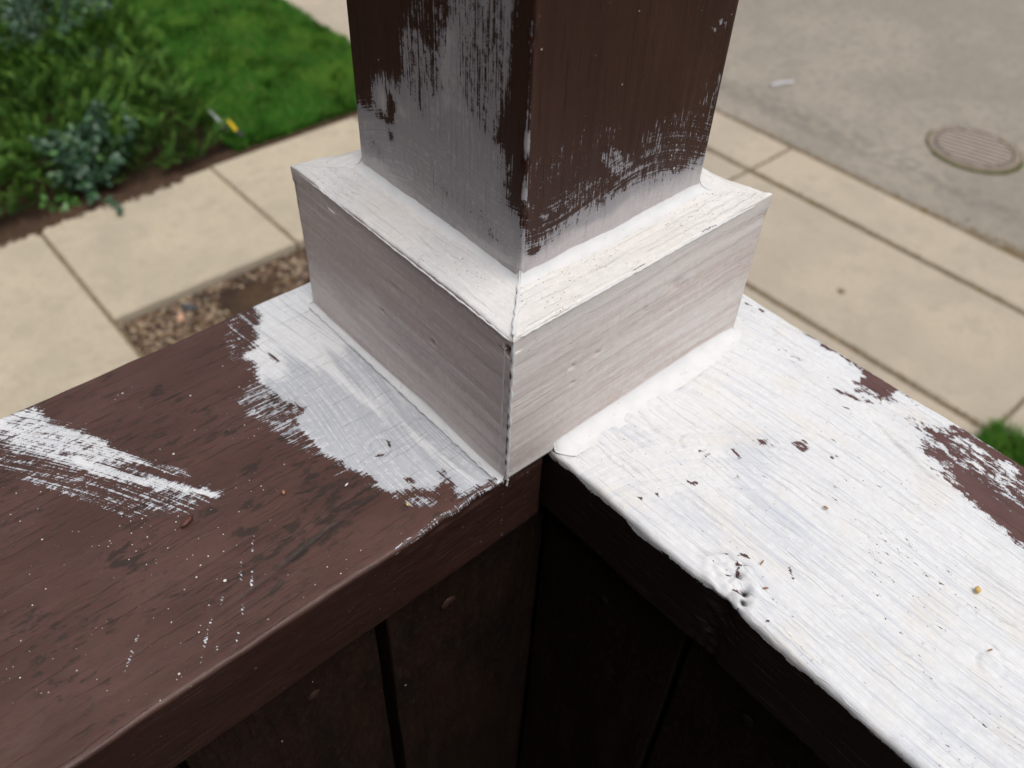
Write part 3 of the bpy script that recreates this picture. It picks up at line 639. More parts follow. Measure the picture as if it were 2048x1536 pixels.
for (y, z) in ((-.0308, -.0718), (-.1012, -.0634), (-.19, -.066)):
    o = link('nail_head', nm2); o.location = (.0299, y, z); o.rotation_euler = (0, math.radians(-90), 0); setparent(o, right_rail)

# ------------------------------------------------------------------ the post with its mitred trim
post = tag(empty('porch_post', (.0643, .0637, -1.0)), 'square brown post with white brushed base and boxed white trim at the railing corner', 'post')
def post_shaft():
    x0, x1, y0, y1 = .0198, .1088, .0192, .1082
    prof = round_rect(x0, x1, y0, y1, .0011, .0007)
    st = stations((-.03, .055, .03), (.055, .20, .0008), (.20, 2.30, .15))
    S, A, B, T, F, m, n = sweep(prof, st, None)
    x, y, z = A.copy(), B.copy(), S.copy()
    cx, cy = (x0 + x1) / 2, (y0 + y1) / 2
    nx, ny = np.sign(x - cx) * (np.abs(x - cx) > x1 - cx - .0012), np.sign(y - cy) * (np.abs(y - cy) > y1 - cy - .0012)
    flat = np.where(nx * ny == 0, 1, 0)
    d = flat * (vnoise(np.c_[T * 420, z * 9, 0 * z], 81) * .00006 + fbm(np.c_[T * 50, z * 30], 83) * .0003)
    corner = (np.abs(np.abs(x - cx) - (x1 - x0) / 2) < .0012) & (np.abs(np.abs(y - cy) - (y1 - y0) / 2) < .0012)
    d = d + corner * (x < cx) * (y < cy) * (vnoise(np.c_[z * 220, 0 * x, 0 * z], 85) * .0004)
    x = x + nx * d; y = y + ny * d
    isL = A < x0 + .0006; isR = B < y0 + .0006
    cov = np.zeros(len(x))
    cL = paint(B, S, POST_LEFT_PAINT, POST_LEFT_BARE); cR = paint(A, S, POST_RIGHT_PAINT, POST_RIGHT_BARE)
    cov = np.where(isL, cL, np.where(isR, cR, np.clip(1.2 - (S - .09) / .02, 0, .9)))
    cn = (A < x0 + .0013) & (B < y0 + .0013)
    cov = np.where(cn, np.clip(.46 + .22 * vnoise(np.c_[S * 130, 0 * S], 91) - .25 * np.clip((S - .11) / .03, 0, 1) + .4 * np.clip((.088 - S) / .01, 0, 1), 0, 1), cov)
    surf = np.c_[S, T, 0 * S]
    b1 = np.c_[S, T, 0 * S]
    low = np.clip((.105 - S) / .012, 0, 1)
    along = np.where(isL, B, A)
    b2 = np.c_[along * .9 + .25 * S, S + .12 * along + .006 * np.sin(along * 60), 0 * S]
    bw = np.where(isL, low * .8, .75 * np.clip((.105 - S) / .015, 0, 1))
    thin = np.where(isL, .75 - .9 * np.clip((.078 - S) / .006, 0, 1), 1.3 * np.clip((S - .074) / .007, 0, 1) - .5) + fbm(np.c_[T * 60, S * 60], 93) * 1.2
    V = np.c_[x, y, z]
    at = attrs_for(len(V), surf, cov, b1, b2, bw, thin)
    V, F, at = end_caps(V, F, at, m, n)
    o = link('shaft', mesh_np('shaft', V, F[:, ::-1], True, at), None, [M_post]); setparent(o, post)
post_shaft()

CX0, CX1, CY0, CY1, CH = 0.0, .1272, .0, .1248, .0669
def trim_board(side):
    """side 0: inner left (x=0 face), 1: inner right (y=0 face), 2: outer right (x=CX1), 3: outer back (y=CY1)"""
    L = (CY1 - CY0) if side in (0, 2) else (CX1 - CX0)
    th = .0196 if side in (0, 2) else .0190
    r = .0010; step = .0007
    prof = []
    def seg(p, q, st):
        Ld = math.dist(p, q); k = max(1, int(round(Ld / st)))
        for t in range(k): prof.append((p[0] + (q[0] - p[0]) * t / k, p[1] + (q[1] - p[1]) * t / k))
    seg((th, 0), (0, 0), .006); seg((0, 0), (0, CH - r), step)
    for t in range(4):
        a = math.pi - math.pi / 2 * t / 4; prof.append((r + r * math.cos(a), CH - r + r * math.sin(a)))
    seg((r, CH), (th, CH), step); seg((th, CH), (th, 0), .006); prof.append((th, 0))
    prof = np.array(prof)
    st = stations((0, 1, .0008 / L))
    S, A, B, T, F, m, n = sweep(prof, st, None)
    seam0 = .0006; d, h = A.copy(), B.copy()
    s = d + S * (L - 2 * d)
    if side == 0: s = np.maximum(s, d + .0005)        # this board stops short of its neighbour at the front mitre
    face = (A < .0012)
    top = (B > CH - .0012)
    bulge = fbm(np.c_[s * 22, h * 30], 100 + side) * .0005 + vnoise(np.c_[s * 12, h * 260], 104 + side) * .00014
    d = d - face * bulge
    # top: slightly dished, edges uneven; outer boards have a worn, dropped arris between raised corner tips
    z = h + top * (fbm(np.c_[s * 50, d * 60], 110 + side) * .0005 + vnoise(np.c_[s * 700, d * 700, 0 * s], 160 + side) * .00007)
    edge = np.clip(1 - A / .006, 0, 1) * (B > CH - .006)
    z = z + edge * (fbm(np.c_[s * 70, 0 * s], 115 + side) * .0009)
    cs = np.minimum(s, L - s)
    if side in (2, 3):
        z = z - edge * .0026 * np.clip((cs - .004) / .016, 0, 1) ** .7
        d = d + edge * .0014 * np.clip((cs - .004) / .02, 0, 1)
    else:
        far = s if side == 0 else s
        z = z + edge * (.0008 if side == 1 else .0002) * np.exp(-((L - s) / .006) ** 2)
        z = z - edge * .0010 * np.exp(-(s / .008) ** 2)
        d = d - edge * .0007 * np.exp(-((L - s) / .008) ** 2)
    # dents on the faces
    for (su, sh, sz, dep) in DENTS.get(side, []):
        d = d + face * dep * np.exp(-(((s - su) / sz) ** 2 + ((h - sh) / (sz * .7)) ** 2))
    hole = ZERO(len(s))
    if side == 0:
        inh = (np.abs(s - .0019) < .0012) & (h > .0585) & (h < .0632) & face
        d = d + inh * .004; hole = np.where(inh, 1., 0.)
    if side == 0: V = np.c_[d, s, z]
    elif side == 1: V = np.c_[s, d, z]
    elif side == 2: V = np.c_[CX1 - d, s, z]
    else: V = np.c_[s, CY1 - d, z]
    flip = side in (1, 2)
    surf = np.c_[s, T, 0 * s + side * .37]
    cov = np.full(len(s), .97)
    if side in (0, 1): cov = cov - .25 * np.exp(-(T - (th + CH)) ** 2 / .0008 ** 2) * (vnoise(np.c_[s * 200, 0 * s], 130) > .35)
    thin = fbm(np.c_[s * 30, h * 40], 120 + side) * .5 + (.7 if side == 0 else 0) - 1.2 * np.clip((.030 - h) / .028, 0, 1) * (side == 0) - (2.5 * gauss(s, h, .0800, .0478, .0032) if side == 1 else 0)
    b2 = np.c_[h, s, 0 * s]
    at = attrs_for(len(s), surf, cov, surf, b2, ZERO(len(s)), thin, hole)
    if flip: F = F[:, ::-1]
    # end faces are hidden inside the mitres
    V, F2, at = end_caps(V, F, at, m, n)
    me = mesh_np('trim_board', V, F2 if True else F, True, at)
    a_mean = A[np.minimum(F2[:, 1], len(A) - 1)]; b_mean = B[np.minimum(F2[:, 1], len(B) - 1)]
    me.materials.append(M_trim); me.materials.append(M_trimtop)
    me.polygons.foreach_set('material_index', ((b_mean > CH - .0004)).astype(np.int32))
    o = link('trim_board', me); setparent(o, post); return o
DENTS = {0: [(.0405, .0372, .0014, .0012), (.0710, .0315, .0011, .0010), (.0763, .0391, .0010, .0008), (.062, .048, .002, .0007)],
         1: [(.0784, .0487, .0030, .0016), (.0281, .0383, .0012, .0014), (.0405, .0372, .0012, .0013), (.0622, .0456, .0014, .0010), (.0290, .0300, .0010, .0008), (.0783, .0359, .0008, .0007)]}
for s_ in range(4): trim_board(s_)

def bead(name, p0, p1, out, R0, R1, seed, mitre0=1, mitre1=1, corner_r=.0034, r_tip=.005):
    """concave fillet of caulk: p0->p1 is the inside corner line, out = outward unit vector from the wall"""
    p0, p1, out = Vector(p0), Vector(p1), Vector(out); L = (p1 - p0).length; ax = (p1 - p0) / L
    k = 9; th = np.linspace(0, math.pi / 2, k)
    a = 1 - np.cos(th); b = 1 - np.sin(th)       # a: out from the wall, b: up
    prof = np.r_[np.c_[a[::-1], b[::-1]], [[-.25, -.25]]]; prof = np.vstack([prof, prof[:1]])
    st = stations((0, 1, .0009 / L)); S, A, B, T, F, m, n = sweep(prof, st, None)
    s = S * L
    rad_o = np.clip(.10 + (s / .005) if mitre0 == 0 and R0 > .006 else 1, 0, 1) ** .6 * R0 * (1 + .12 * fbm(np.c_[s * 40, 0 * s], seed) + .04 * vnoise(np.c_[s * 420, 0 * s], seed + 2)); rad_u = R1 * (1 + .10 * fbm(np.c_[s * 40, 0 * s], seed + 5) + .03 * vnoise(np.c_[s * 500, 0 * s], seed + 6))
    dend = np.minimum(s, L - s) if mitre0 else (L - s)
    kc = np.exp(-dend / .007); rad_o = rad_o * (1 - kc) + corner_r * kc; rad_u = rad_u * (1 - kc) + corner_r * kc
    o_ = A * rad_o; u_ = B * rad_u
    s2 = s + np.where(S < .5, -1, 1) * np.where(S < .5, mitre0, mitre1) * o_ * (2 * np.abs(S - .5)) ** 3 * np.clip(1 - dend / .012, 0, 1)
    V = np.array(p0)[None] + np.outer(s2, np.array(ax)) + np.outer(o_, np.array(out)) + np.outer(u_, (0, 0, 1))
    at = {}
    me = mesh_np(name, V, F, True); me.materials.append(M_bead)
    o = link(name, me); setparent(o, post); return o
e = .0004
PX0, PX1, PY0, PY1 = .0198, .1088, .0192, .1082
bead('caulk_bead', (PX0 + e, PY1, CH - .0002), (PX0 + e, PY0, CH - .0002), (-1, 0, 0), .0042, .0046, 200, corner_r=.0044)
bead('caulk_bead', (PX0, PY0 + e, CH - .0002), (PX1, PY0 + e, CH - .0002), (0, -1, 0), .0052, .0048, 210, corner_r=.0044)
bead('caulk_bead', (PX1 - e, PY0, CH - .0002), (PX1 - e, PY1, CH - .0002), (1, 0, 0), .005, .004, 220, corner_r=.0044)
bead('caulk_bead', (PX1, PY1 - e, CH - .0002), (PX0, PY1 - e, CH - .0002), (0, 1, 0), .005, .004, 230, corner_r=.0044)
bead('caulk_bead', (e, CY1, 0), (e, CY0 + .0008, 0), (-1, 0, 0), .0030, .0028, 240, 1, 0)
bead('caulk_bead', (.0228, e, 0), (CX1, e, 0), (0, -1, 0), .0085, .0056, 250, 0, 1)
bead('caulk_bead', (CX1 - e, 0, 0), (CX1 - e, CY1, 0), (1, 0, 0), .005, .004, 260)
bead('caulk_bead', (CX1, CY1 - e, 0), (0, CY1 - e, 0), (0, 1, 0), .004, .004, 270)

def ridge(name, pts, w, h, seed, mat, parent, nrm=(0, 0, 1)):
    """a raised thread of dried paint along a polyline"""
    pts = [Vector(p) for p in pts]; V = []; F = []; nrm = Vector(nrm); k = 5
    for i, p in enumerate(pts):
        t = (pts[min(i + 1, len(pts) - 1)] - pts[max(i - 1, 0)]).normalized(); sd = t.cross(nrm).normalized()
        ww = w * (1 + .35 * math.sin(i * 1.7 + seed)) * (.25 if i in (0, len(pts) - 1) else 1)
        for j in range(k):
            a = math.pi * j / (k - 1); V.append(p + sd * (math.cos(a) * ww) + nrm * (math.sin(a) * h * (1 + .3 * math.sin(i * 2.3 + seed))))
    for i in range(len(pts) - 1):
        for j in range(k - 1): F.append((i * k + j, i * k + j + 1, (i + 1) * k + j + 1, (i + 1) * k + j))
    me = py_mesh(name, V, F, True); me.materials.append(mat); o = link(name, me); setparent(o, parent); return o
def jit(a, b, n, amp, seed):
    r_ = random.Random(seed); return [tuple(a[i] + (b[i] - a[i]) * t / n + r_.uniform(-amp, amp) for i in range(3)) for t in range(n + 1)]
ridge('paint_ridge', jit((.0010, .0010, CH + .0002), (.0185, .0180, CH + .0004), 16, .00025, 4), .0007, .0006, 1, M_bead, post)
ridge('paint_ridge', jit((.0003, -.0001, CH - .001), (.0003, -.0001, .001), 40, .00020, 5), .0006, .0005, 2, M_bead, post, (-.7, -.7, 0))
ridge('paint_ridge', jit((-.0001, .0032, CH - .006), (-.0001, .0034, .003), 30, .0001, 6), .00035, .0002, 3, M_bead, post, (-1, 0, 0))
ridge('paint_ridge', jit((-.0002, .001, CH - .0012), (-.0002, .123, CH - .0010), 90, .00012, 7), .0003, .00025, 4, M_bead, post, (-.7, 0, .7))
ridge('paint_ridge', jit((.003, -.0001, CH - .0008), (.125, -.0001, CH - .0008), 90, .00012, 8), .0003, .0002, 5, M_bead, post, (0, -.7, .7))
ridge('paint_ridge', jit((-.0030, .0040, .0010), (-.0032, .1240, .0010), 90, .00022, 9), .0004, .0003, 6, M_bead, post)
ridge('paint_ridge', jit((.0012, .0002, .0004), (.0006, .0002, -.0035), 5, .0002, 12), .0004, .0004, 7, M_bead, post, (0, -1, 0))


# ------------------------------------------------------------------ the rest of the porch (behind and above the viewer)
M_house = simple('dark_brown_siding', (.060, .030, .022), (.045, .022, .017), 30, .6, .001)
M_floor = simple('grey_brown_deck_boards', (.050, .036, .028), (.035, .026, .022), 30, .7, .001)
M_soffit = simple('brown_porch_ceiling', (.075, .040, .030), (.055, .030, .024), 20, .6, .001)
wall = tag(empty('unseen_house_wall', (-.86, -1.8, -1.05)), 'unseen brown plank house wall set close to block light where the railing ends', 'wall')  # out of view, stands this near to keep light off the inner faces
pm = None
for i in range(20):
    if pm is None: pm = box_mesh('siding_plank', -.02, .02, -2.1, 2.1, 0, .143, .004); pm.materials.append(M_house)
    o = link('siding_plank', pm); o.parent = wall; o.location = (0, 0, .148 * i)
porch = tag(empty('porch_floor', (-.40, -1.8, -1.03)), kind='structure')
fm = box_mesh('floor_plank', -.44, .44, -.068, .068, -.03, 0, .003); fm.materials.append(M_floor)
for i in range(27):
    o = link('floor_plank', fm); o.parent = porch; o.location = (0, -1.82 + .1405 * i, 0)
beam = link('porch_beam', box_mesh('porch_beam', .0198, .1088, -3.2, .1082, 2.30, 2.48, .004)); beam.data.materials.append(M_house); tag(beam, 'brown wooden beam carried overhead by the corner post', 'beam')
bw_ = link('unseen_house_wall', box_mesh('unseen_house_wall', -.86, .10, -3.6, .11, GZ - .2, -1.07)); bw_.data.materials.append(M_house)
tag(bw_, 'brown boarded base wall carrying the porch above the gravel bed', 'wall')

# ------------------------------------------------------------------ ground, pavements, kerb, road
def ground_mat(name, a, b, sc, rough=.95, bump=.01, c=None, csc=2.0):
    g = G(name); p = g.coord('Object'); n = g.noise(p, sc, 5, .6); n2 = g.noise(p, sc * 9, 3, .6)
    cl = g.mix(g.ss(n * .6 + n2 * .4, .35, .65), a, b)
    if c: cl = g.mix(g.ss(g.noise(p, csc, 4), .48, .64), cl, c)
    g.bump(n * bump + n2 * bump * .4, 1, 1); return g.done(cl, rough, .2)
def concrete_mat(name, a, b, spot):
    g = G(name); p = g.coord('Object'); w = g.coord('Object')
    oi = g.new('ShaderNodeObjectInfo'); gp_ = g.new('ShaderNodeNewGeometry'); P = N(g, gp_.outputs['Position'])
    n = g.noise(P, 1.6, 5, .6); n2 = g.noise(P, 9, 4, .6); n3 = g.noise(P, 160, 2, .7)
    cl = g.mix(g.ss(n, .36, .66), a, b)
    cl = g.mix(g.ss(n2, .48, .66) * .55, cl, spot)
    cl = g.mix(g.ss(n3, .50, .64) * .35, cl, (.26, .22, .16))
    cl = g.mix(g.ss(g.noise(P, 45, 4, .7), .50, .62) * .30, cl, (.28, .24, .18))
    cl = g.mix(g.ss(g.noise(P, 3.2, 5, .65), .52, .66) * .35, cl, (.33, .29, .225))
    cl = g.mix(g.ss(g.noise(P, 300, 2, .8), .52, .66) * .25, cl, (.58, .50, .38))
    v, r1, r2 = g.vor(P, 22)
    cl = g.mix(g.ss(v - r1 * .16, 0, .03, 1, 0) * g.ss(r2, .86, .88) * .45, cl, (.25, .20, .13))
    v2, r3, r4 = g.vor(P, 4)
    cl = g.mix(g.ss(v2 - r3 * .10, -.02, .08, 1, 0) * g.ss(r4, .70, .72) * .25, cl, (.28, .24, .17))
    g.bump(n3 * .0012 + n2 * .002, 1, 1); return g.done(cl, .9, .2)
M_walk = concrete_mat('buff_concrete', (.43, .368, .275), (.37, .320, .245), (.315, .275, .213))
M_side = concrete_mat('grey_buff_concrete', (.40, .343, .268), (.345, .300, .240), (.30, .265, .215))
def asphalt():
    g = G('worn_pale_asphalt'); P = g.coord('Object')
    n = g.noise(P, .9, 5, .6); n2 = g.noise(P, 14, 4, .65); n3 = g.noise(P, 120, 2, .8); n4 = g.noise(g.scale(P, (2.2, .35, 1)), 1, 3)
    cl = g.mix(g.ss(n, .38, .62), (.305, .268, .220), (.245, .218, .180))
    cl = g.mix(g.ss(n2, .44, .62) * .55, cl, (.19, .172, .148))
    cl = g.mix(g.ss(g.noise(P, 42, 4, .75), .50, .60) * .45, cl, (.165, .15, .13))
    cl = g.mix(g.ss(g.noise(P, 60, 3, .75), .54, .64) * .30, cl, (.36, .32, .265))
    cl = g.mix(g.ss(n3, .52, .70) * .45, cl, (.13, .12, .11))
    cl = g.mix(g.ss(n3, .46, .30) * .35, cl, (.45, .41, .35))
    g1 = g.new('ShaderNodeSeparateXYZ'); g.t.links.new(P.o, g1.inputs[0]); X = N(g, g1.outputs[0])
    band = g.ss(X, 4.95, 5.10, 1, 0) + g.ss(g.m('ABSOLUTE', X + (n4 - .5) * .5 - 5.42), .0, .16, 1, 0) * .8
    cl = g.mix(band * g.ss(n2 * .5 + n4 * .5, .40, .56) * .65, cl, (.13, .12, .105))
    g.bump(n3 * .004, 1, 1); return g.done(cl, .9, .25)
M_road = asphalt()
M_soil = ground_mat('garden_soil', (.050, .030, .018), (.085, .052, .030), 25, .95, .012, (.035, .022, .015), 5)
M_earth = ground_mat('open_ground', (.12, .10, .07), (.07, .09, .035), 2)

def sheet(name, x0, x1, y0, y1, z, mat, nx=1, ny=1):
    V = [(x0 + (x1 - x0) * i / nx, y0 + (y1 - y0) * j / ny, z) for j in range(ny + 1) for i in range(nx + 1)]
    F = [(j * (nx + 1) + i, j * (nx + 1) + i + 1, (j + 1) * (nx + 1) + i + 1, (j + 1) * (nx + 1) + i) for j in range(ny) for i in range(nx)]
    me = py_mesh(name, V, F); me.materials.append(mat); o = link(name, me); tag(o, kind='structure'); return o
sheet('ground', -300, 300, -300, 300, RZ - .03, M_earth)
sheet('road', 4.70, 13.0, -120, 120, RZ, M_road)
soil = link('garden_soil', box_mesh('garden_soil', -8, 4.40, -12, 14, RZ - .02, GZ - .055)); soil.data.materials.append(M_soil); tag(soil, kind='structure')

def slab_set(name, mat, rects, thick=.12, piece='slab'):
    root = tag(empty(name, (rects[0][0], rects[0][2], GZ)), kind='structure')
    for k, (x0, x1, y0, y1) in enumerate(rects):
        g_ = .006
        # slabs have slightly uneven, chipped edges
        nx = max(4, int((x1 - x0) / .05)); ny = max(4, int((y1 - y0) / .05)); r_ = random.Random(k + len(name))
        ring = [(x0 + g_ + (x1 - x0 - 2 * g_) * i / nx, y0 + g_) for i in range(nx)] + [(x1 - g_, y0 + g_ + (y1 - y0 - 2 * g_) * i / ny) for i in range(ny)]
        ring += [(x1 - g_ - (x1 - x0 - 2 * g_) * i / nx, y1 - g_) for i in range(nx)] + [(x0 + g_, y1 - g_ - (y1 - y0 - 2 * g_) * i / ny) for i in range(ny)]
        cxm, cym = (x0 + x1) / 2, (y0 + y1) / 2; dz = r_.uniform(-.003, .003)
        V = []; q = len(ring)
        for lvl in range(3):
            for (a, b) in ring:
                j1 = r_.uniform(0, .004) if lvl else 0; ins = (0, 0, .010)[lvl] + j1
                a2 = a + (ins if a < x0 + .02 else -ins if a > x1 - .02 else 0); b2 = b + (ins if b < y0 + .02 else -ins if b > y1 - .02 else 0)
                V.append((a2 - root.location.x, b2 - root.location.y, (-thick, -.010, 0)[lvl] + dz))
        F = [(l * q + i, l * q + (i + 1) % q, (l + 1) * q + (i + 1) % q, (l + 1) * q + i) for l in range(2) for i in range(q)] + [tuple(range(2 * q, 3 * q))]
        me = py_mesh(piece, V, F); me.materials.append(mat); o = link(piece, me); o.parent = root
    return root
slab_set('front_walk', M_walk, [(.590, 1.650, 3.56, 4.585), (1.650, 2.72, 3.56, 4.60), (2.72, 3.345, 3.56, 4.60), (-.48, .590, 2.30, 4.59), (-1.55, -.48, 2.3, 4.59), (-.48, .590, .6, 2.30)])
yj = [-6.10, -3.96, -1.82, .317, 2.46, 4.60, 6.74, 8.88, 11.02]
slab_set('sidewalk', M_side, [(3.36, 4.320, yj[i], yj[i + 1]) for i in range(8)])
slab_set('kerb', M_side, [(4.345, 4.800, yj[i], yj[i + 1]) for i in range(8)], .26, 'kerb_stone')
slab_set('driveway', M_side, [(2.30, 3.345, .325, 2.46), (2.30, 3.345, 2.46, 3.545)])

# dirt and moss gathered in the joints
def clumps(name, pts, size, mat, seed, label=None, flat=.5):
    r_ = np.random.default_rng(seed); V = []; F = []
    base = np.array([(1, 0, 0), (.3, .9, 0), (-.8, .6, 0), (-.8, -.6, 0), (.3, -.9, 0), (0, 0, 1)], float)
    fs = [(0, 1, 5), (1, 2, 5), (2, 3, 5), (3, 4, 5), (4, 0, 5)]
    for (x, y, z) in pts:
        s = size * r_.uniform(.4, 1.3); a = r_.uniform(0, 6.28); b = base * (1, 1, flat) * s * r_.uniform(.7, 1.3, (6, 3))
        ca, sa = math.cos(a), math.sin(a); k = len(V)
        for v in b: V.append((x + v[0] * ca - v[1] * sa, y + v[0] * sa + v[1] * ca, z + v[2]))
        F += [tuple(k + q for q in f) for f in fs]
    me = mesh_np(name, V, F, False); me.materials.append(mat); o = link(name, me); tag(o, kind='stuff'); return o
M_dirt = simple('joint_dirt', (.13, .10, .066), (.20, .155, .10), 40, .95, .002, .2, (.15, .105, .045))
M_moss = simple('moss', (.045, .060, .012), (.08, .085, .02), 60, .95, .002, .2)
pts = [(4.332 + rng.normal(0, .009), y, GZ - .007) for y in rng.uniform(-2.5, 6, 4200)]
pts += [(4.335 + rng.normal(0, .013), y, GZ - .006) for y in rng.normal(2.05, .28, 500)]
pts += [(3.352 + rng.normal(0, .008), y, GZ - .007) for y in rng.uniform(-1, 4.6, 3000)]
pts += [(x, .320 + rng.normal(0, .005), GZ - .012) for x in rng.uniform(3.36, 4.3, 300)] + [(x, 2.46 + rng.normal(0, .006), GZ - .010) for x in rng.uniform(2.3, 4.8, 800)]
pts += [(1.65 + rng.normal(0, .005), y, GZ - .010) for y in rng.uniform(3.57, 4.6, 400)] + [(.590 + rng.normal(0, .004), y, GZ - .010) for y in rng.uniform(3.2, 4.6, 420)]
clumps('joint_dirt', pts, .011, M_dirt, 3)
pts = [(4.99 + abs(rng.normal(0, .022)), y, RZ) for y in rng.uniform(-1.5, 5.2, 2600)] + [(5.01 + rng.normal(0, .05), y, RZ) for y in rng.normal(.95, .25, 420)]
clumps('gutter_dirt', pts, .013, M_dirt, 4)

# ------------------------------------------------------------------ manhole, litter
M_iron = simple('rusty_cast_iron', (.145, .120, .110), (.11, .095, .088), 30, .75, .001, .3, (.20, .16, .125))
M_ring = simple('mortar_ring', (.225, .185, .145), (.19, .155, .12), 25, .9, .003, .3)
mh = tag(empty('manhole_cover', (6.03, 1.745, RZ)), 'round rusty iron manhole cover with raised ribs and a mossy rim in the road', 'manhole cover')
def ring_mesh(name, r0, r1, z0, z1, seg=48):
    V = []; F = []
    for (r, z) in ((r0, z0), (r0, z1), (r1, z1), (r1 + .006, z0)):
        V += [(r * math.cos(2 * math.pi * i / seg), r * math.sin(2 * math.pi * i / seg), z) for i in range(seg)]
    for l in range(3):
        F += [(l * seg + i, l * seg + (i + 1) % seg, (l + 1) * seg + (i + 1) % seg, (l + 1) * seg + i) for i in range(seg)]
    return py_mesh(name, V, [f[::-1] for f in F], False)
o = link('frame', ring_mesh('frame', .272, .312, 0, .012)); o.data.materials.append(M_ring); o.parent = mh
seg = 48
V = [(0, 0, .008)] + [(.262 * math.cos(2 * math.pi * i / seg), .262 * math.sin(2 * math.pi * i / seg), .008) for i in range(seg)] + [(.265 * math.cos(2 * math.pi * i / seg), .265 * math.sin(2 * math.pi * i / seg), 0) for i in range(seg)]
F = [(0, 1 + i, 1 + (i + 1) % seg) for i in range(seg)] + [(1 + seg + i, 1 + seg + (i + 1) % seg, 1 + (i + 1) % seg, 1 + i) for i in range(seg)]
o = link('lid', py_mesh('lid', V, F)); o.data.materials.append(M_iron); o.parent = mh; lid = o
M_rib = simple('worn_iron_rib', (.36, .31, .265), (.30, .255, .215), 30, .7, .001, .3)
for i in range(9):
    y = -.224 + .056 * i; hw = math.sqrt(max(.0001, .250 ** 2 - y * y))
    o = link('rib', box_mesh('rib', -hw, hw, y - .013, y + .013, .0075, .019, .002)); o.data.materials.append(M_rib); o.parent = lid
mh.rotation_euler = (0, 0, math.radians(MH_ROT))
pts = []
for i in range(700):
    a = math.radians(rng.uniform(150, 285)); r = .318 + rng.normal(0, .009) - .03 * (rng.random() < .15)
    pts.append((6.03 + r * math.cos(a), 1.745 + r * math.sin(a), RZ + .004))
for i in range(260):
    a = rng.uniform(0, 6.28); r = .316 + rng.normal(0, .005); pts.append((6.03 + r * math.cos(a), 1.745 + r * math.sin(a), RZ + .002))
clumps('moss', pts, .012, M_moss, 6)
M_paper = simple('pale_litter', (.55, .55, .58), (.42, .42, .45), 60, .7, .001)
V = []; nx = 12
for i in range(nx + 1):
    t = i / nx
    for j in range(3): V.append((t * .21 - .105, (j - 1) * (.017 - .012 * abs(t - .45)) + .012 * math.sin(t * 4), .008 + .010 * math.sin(i * 2.1 + j * 1.3) + (.016 if j == 1 else 0)))
F = [(i * 3 + j, i * 3 + j + 1, (i + 1) * 3 + j + 1, (i + 1) * 3 + j) for i in range(nx) for j in range(2)]
o = link('litter_scrap', py_mesh('litter_scrap', V, F)); o.data.materials.append(M_paper); o.location = (5.745, 3.20, RZ + .004); o.rotation_euler = (0, 0, math.radians(-16))
tag(o, 'long pale crumpled scrap lying on the road beyond the kerb', 'litter')
o = link('oil_spot', disc_mesh('oil_spot', .022, .003)); o.data.materials.append(M_dirt); o.location = (3.702, 1.356, GZ + .0025); tag(o, 'small dark lump stuck on the sidewalk slab', 'dirt')

# ------------------------------------------------------------------ gravel bed
def pebbles(name, n, x0, x1, y0, y1, z, smin, smax, seed, palette):
    r_ = np.random.default_rng(seed)
    ico = []; t = (1 + 5 ** .5) / 2
    for a in (-1, 1):
        for b in (-t, t): ico += [(0, a, b), (a, b, 0), (b, 0, a)]
    ico = np.array(ico) / math.hypot(1, t)
    fs = []
    for i in range(12):
        for j in range(i + 1, 12):
            for k in range(j + 1, 12):
                d = [np.linalg.norm(ico[i] - ico[j]), np.linalg.norm(ico[j] - ico[k]), np.linalg.norm(ico[i] - ico[k])]
                if max(d) < 1.1:
                    nn = np.cross(ico[j] - ico[i], ico[k] - ico[i]); fs.append((i, j, k) if nn @ (ico[i] + ico[j] + ico[k]) > 0 else (i, k, j))
    fs = np.array(fs)
    s = r_.uniform(smin, smax, (n, 1, 1)) * r_.uniform(.55, 1.25, (n, 1, 3)) * r_.uniform(.8, 1.2, (n, 12, 1))
    P = np.c_[r_.uniform(x0, x1, n), r_.uniform(y0, y1, n), np.full(n, z) + r_.uniform(0, .012, n)][:, None, :]
    keep = (vnoise(P[:, 0, :2] * 5.0, seed) > .02 + .7 * (r_.random(n) - .5) - .35 * ((P[:, 0, 1] > y1 - .10)) - .4 * (P[:, 0, 0] < 1.0))
    P, s = P[keep], s[keep]; n = len(P)
    V = (ico[None] * s * np.array([1, 1, .7]) + P).reshape(-1, 3)
    F = (fs[None] + (np.arange(n) * 12)[:, None, None]).reshape(-1, 3)
    cidx = np.repeat(r_.integers(0, len(palette), n), 20)
    me = mesh_np(name, V, F, True, None, None)
    for c in palette: me.materials.append(c)
    me.polygons.foreach_set('material_index', cidx.astype(np.int32))
    o = link(name, me); tag(o, kind='stuff'); return o
pal = [simple('tan_pebble', (.28, .20, .12), (.18, .125, .075), 60, .8), simple('cream_pebble', (.44, .36, .25), (.30, .23, .15), 60, .8), simple('brown_pebble', (.18, .11, .065), (.12, .075, .05), 60, .8),
       simple('pink_pebble', (.26, .16, .11), (.17, .11, .08), 60, .8), simple('dark_pebble', (.075, .06, .05), (.11, .085, .065), 60, .8)]
pebbles('gravel', 9000, .60, 2.32, 2.2, 3.555, GZ - .056, .006, .016, 11, pal)
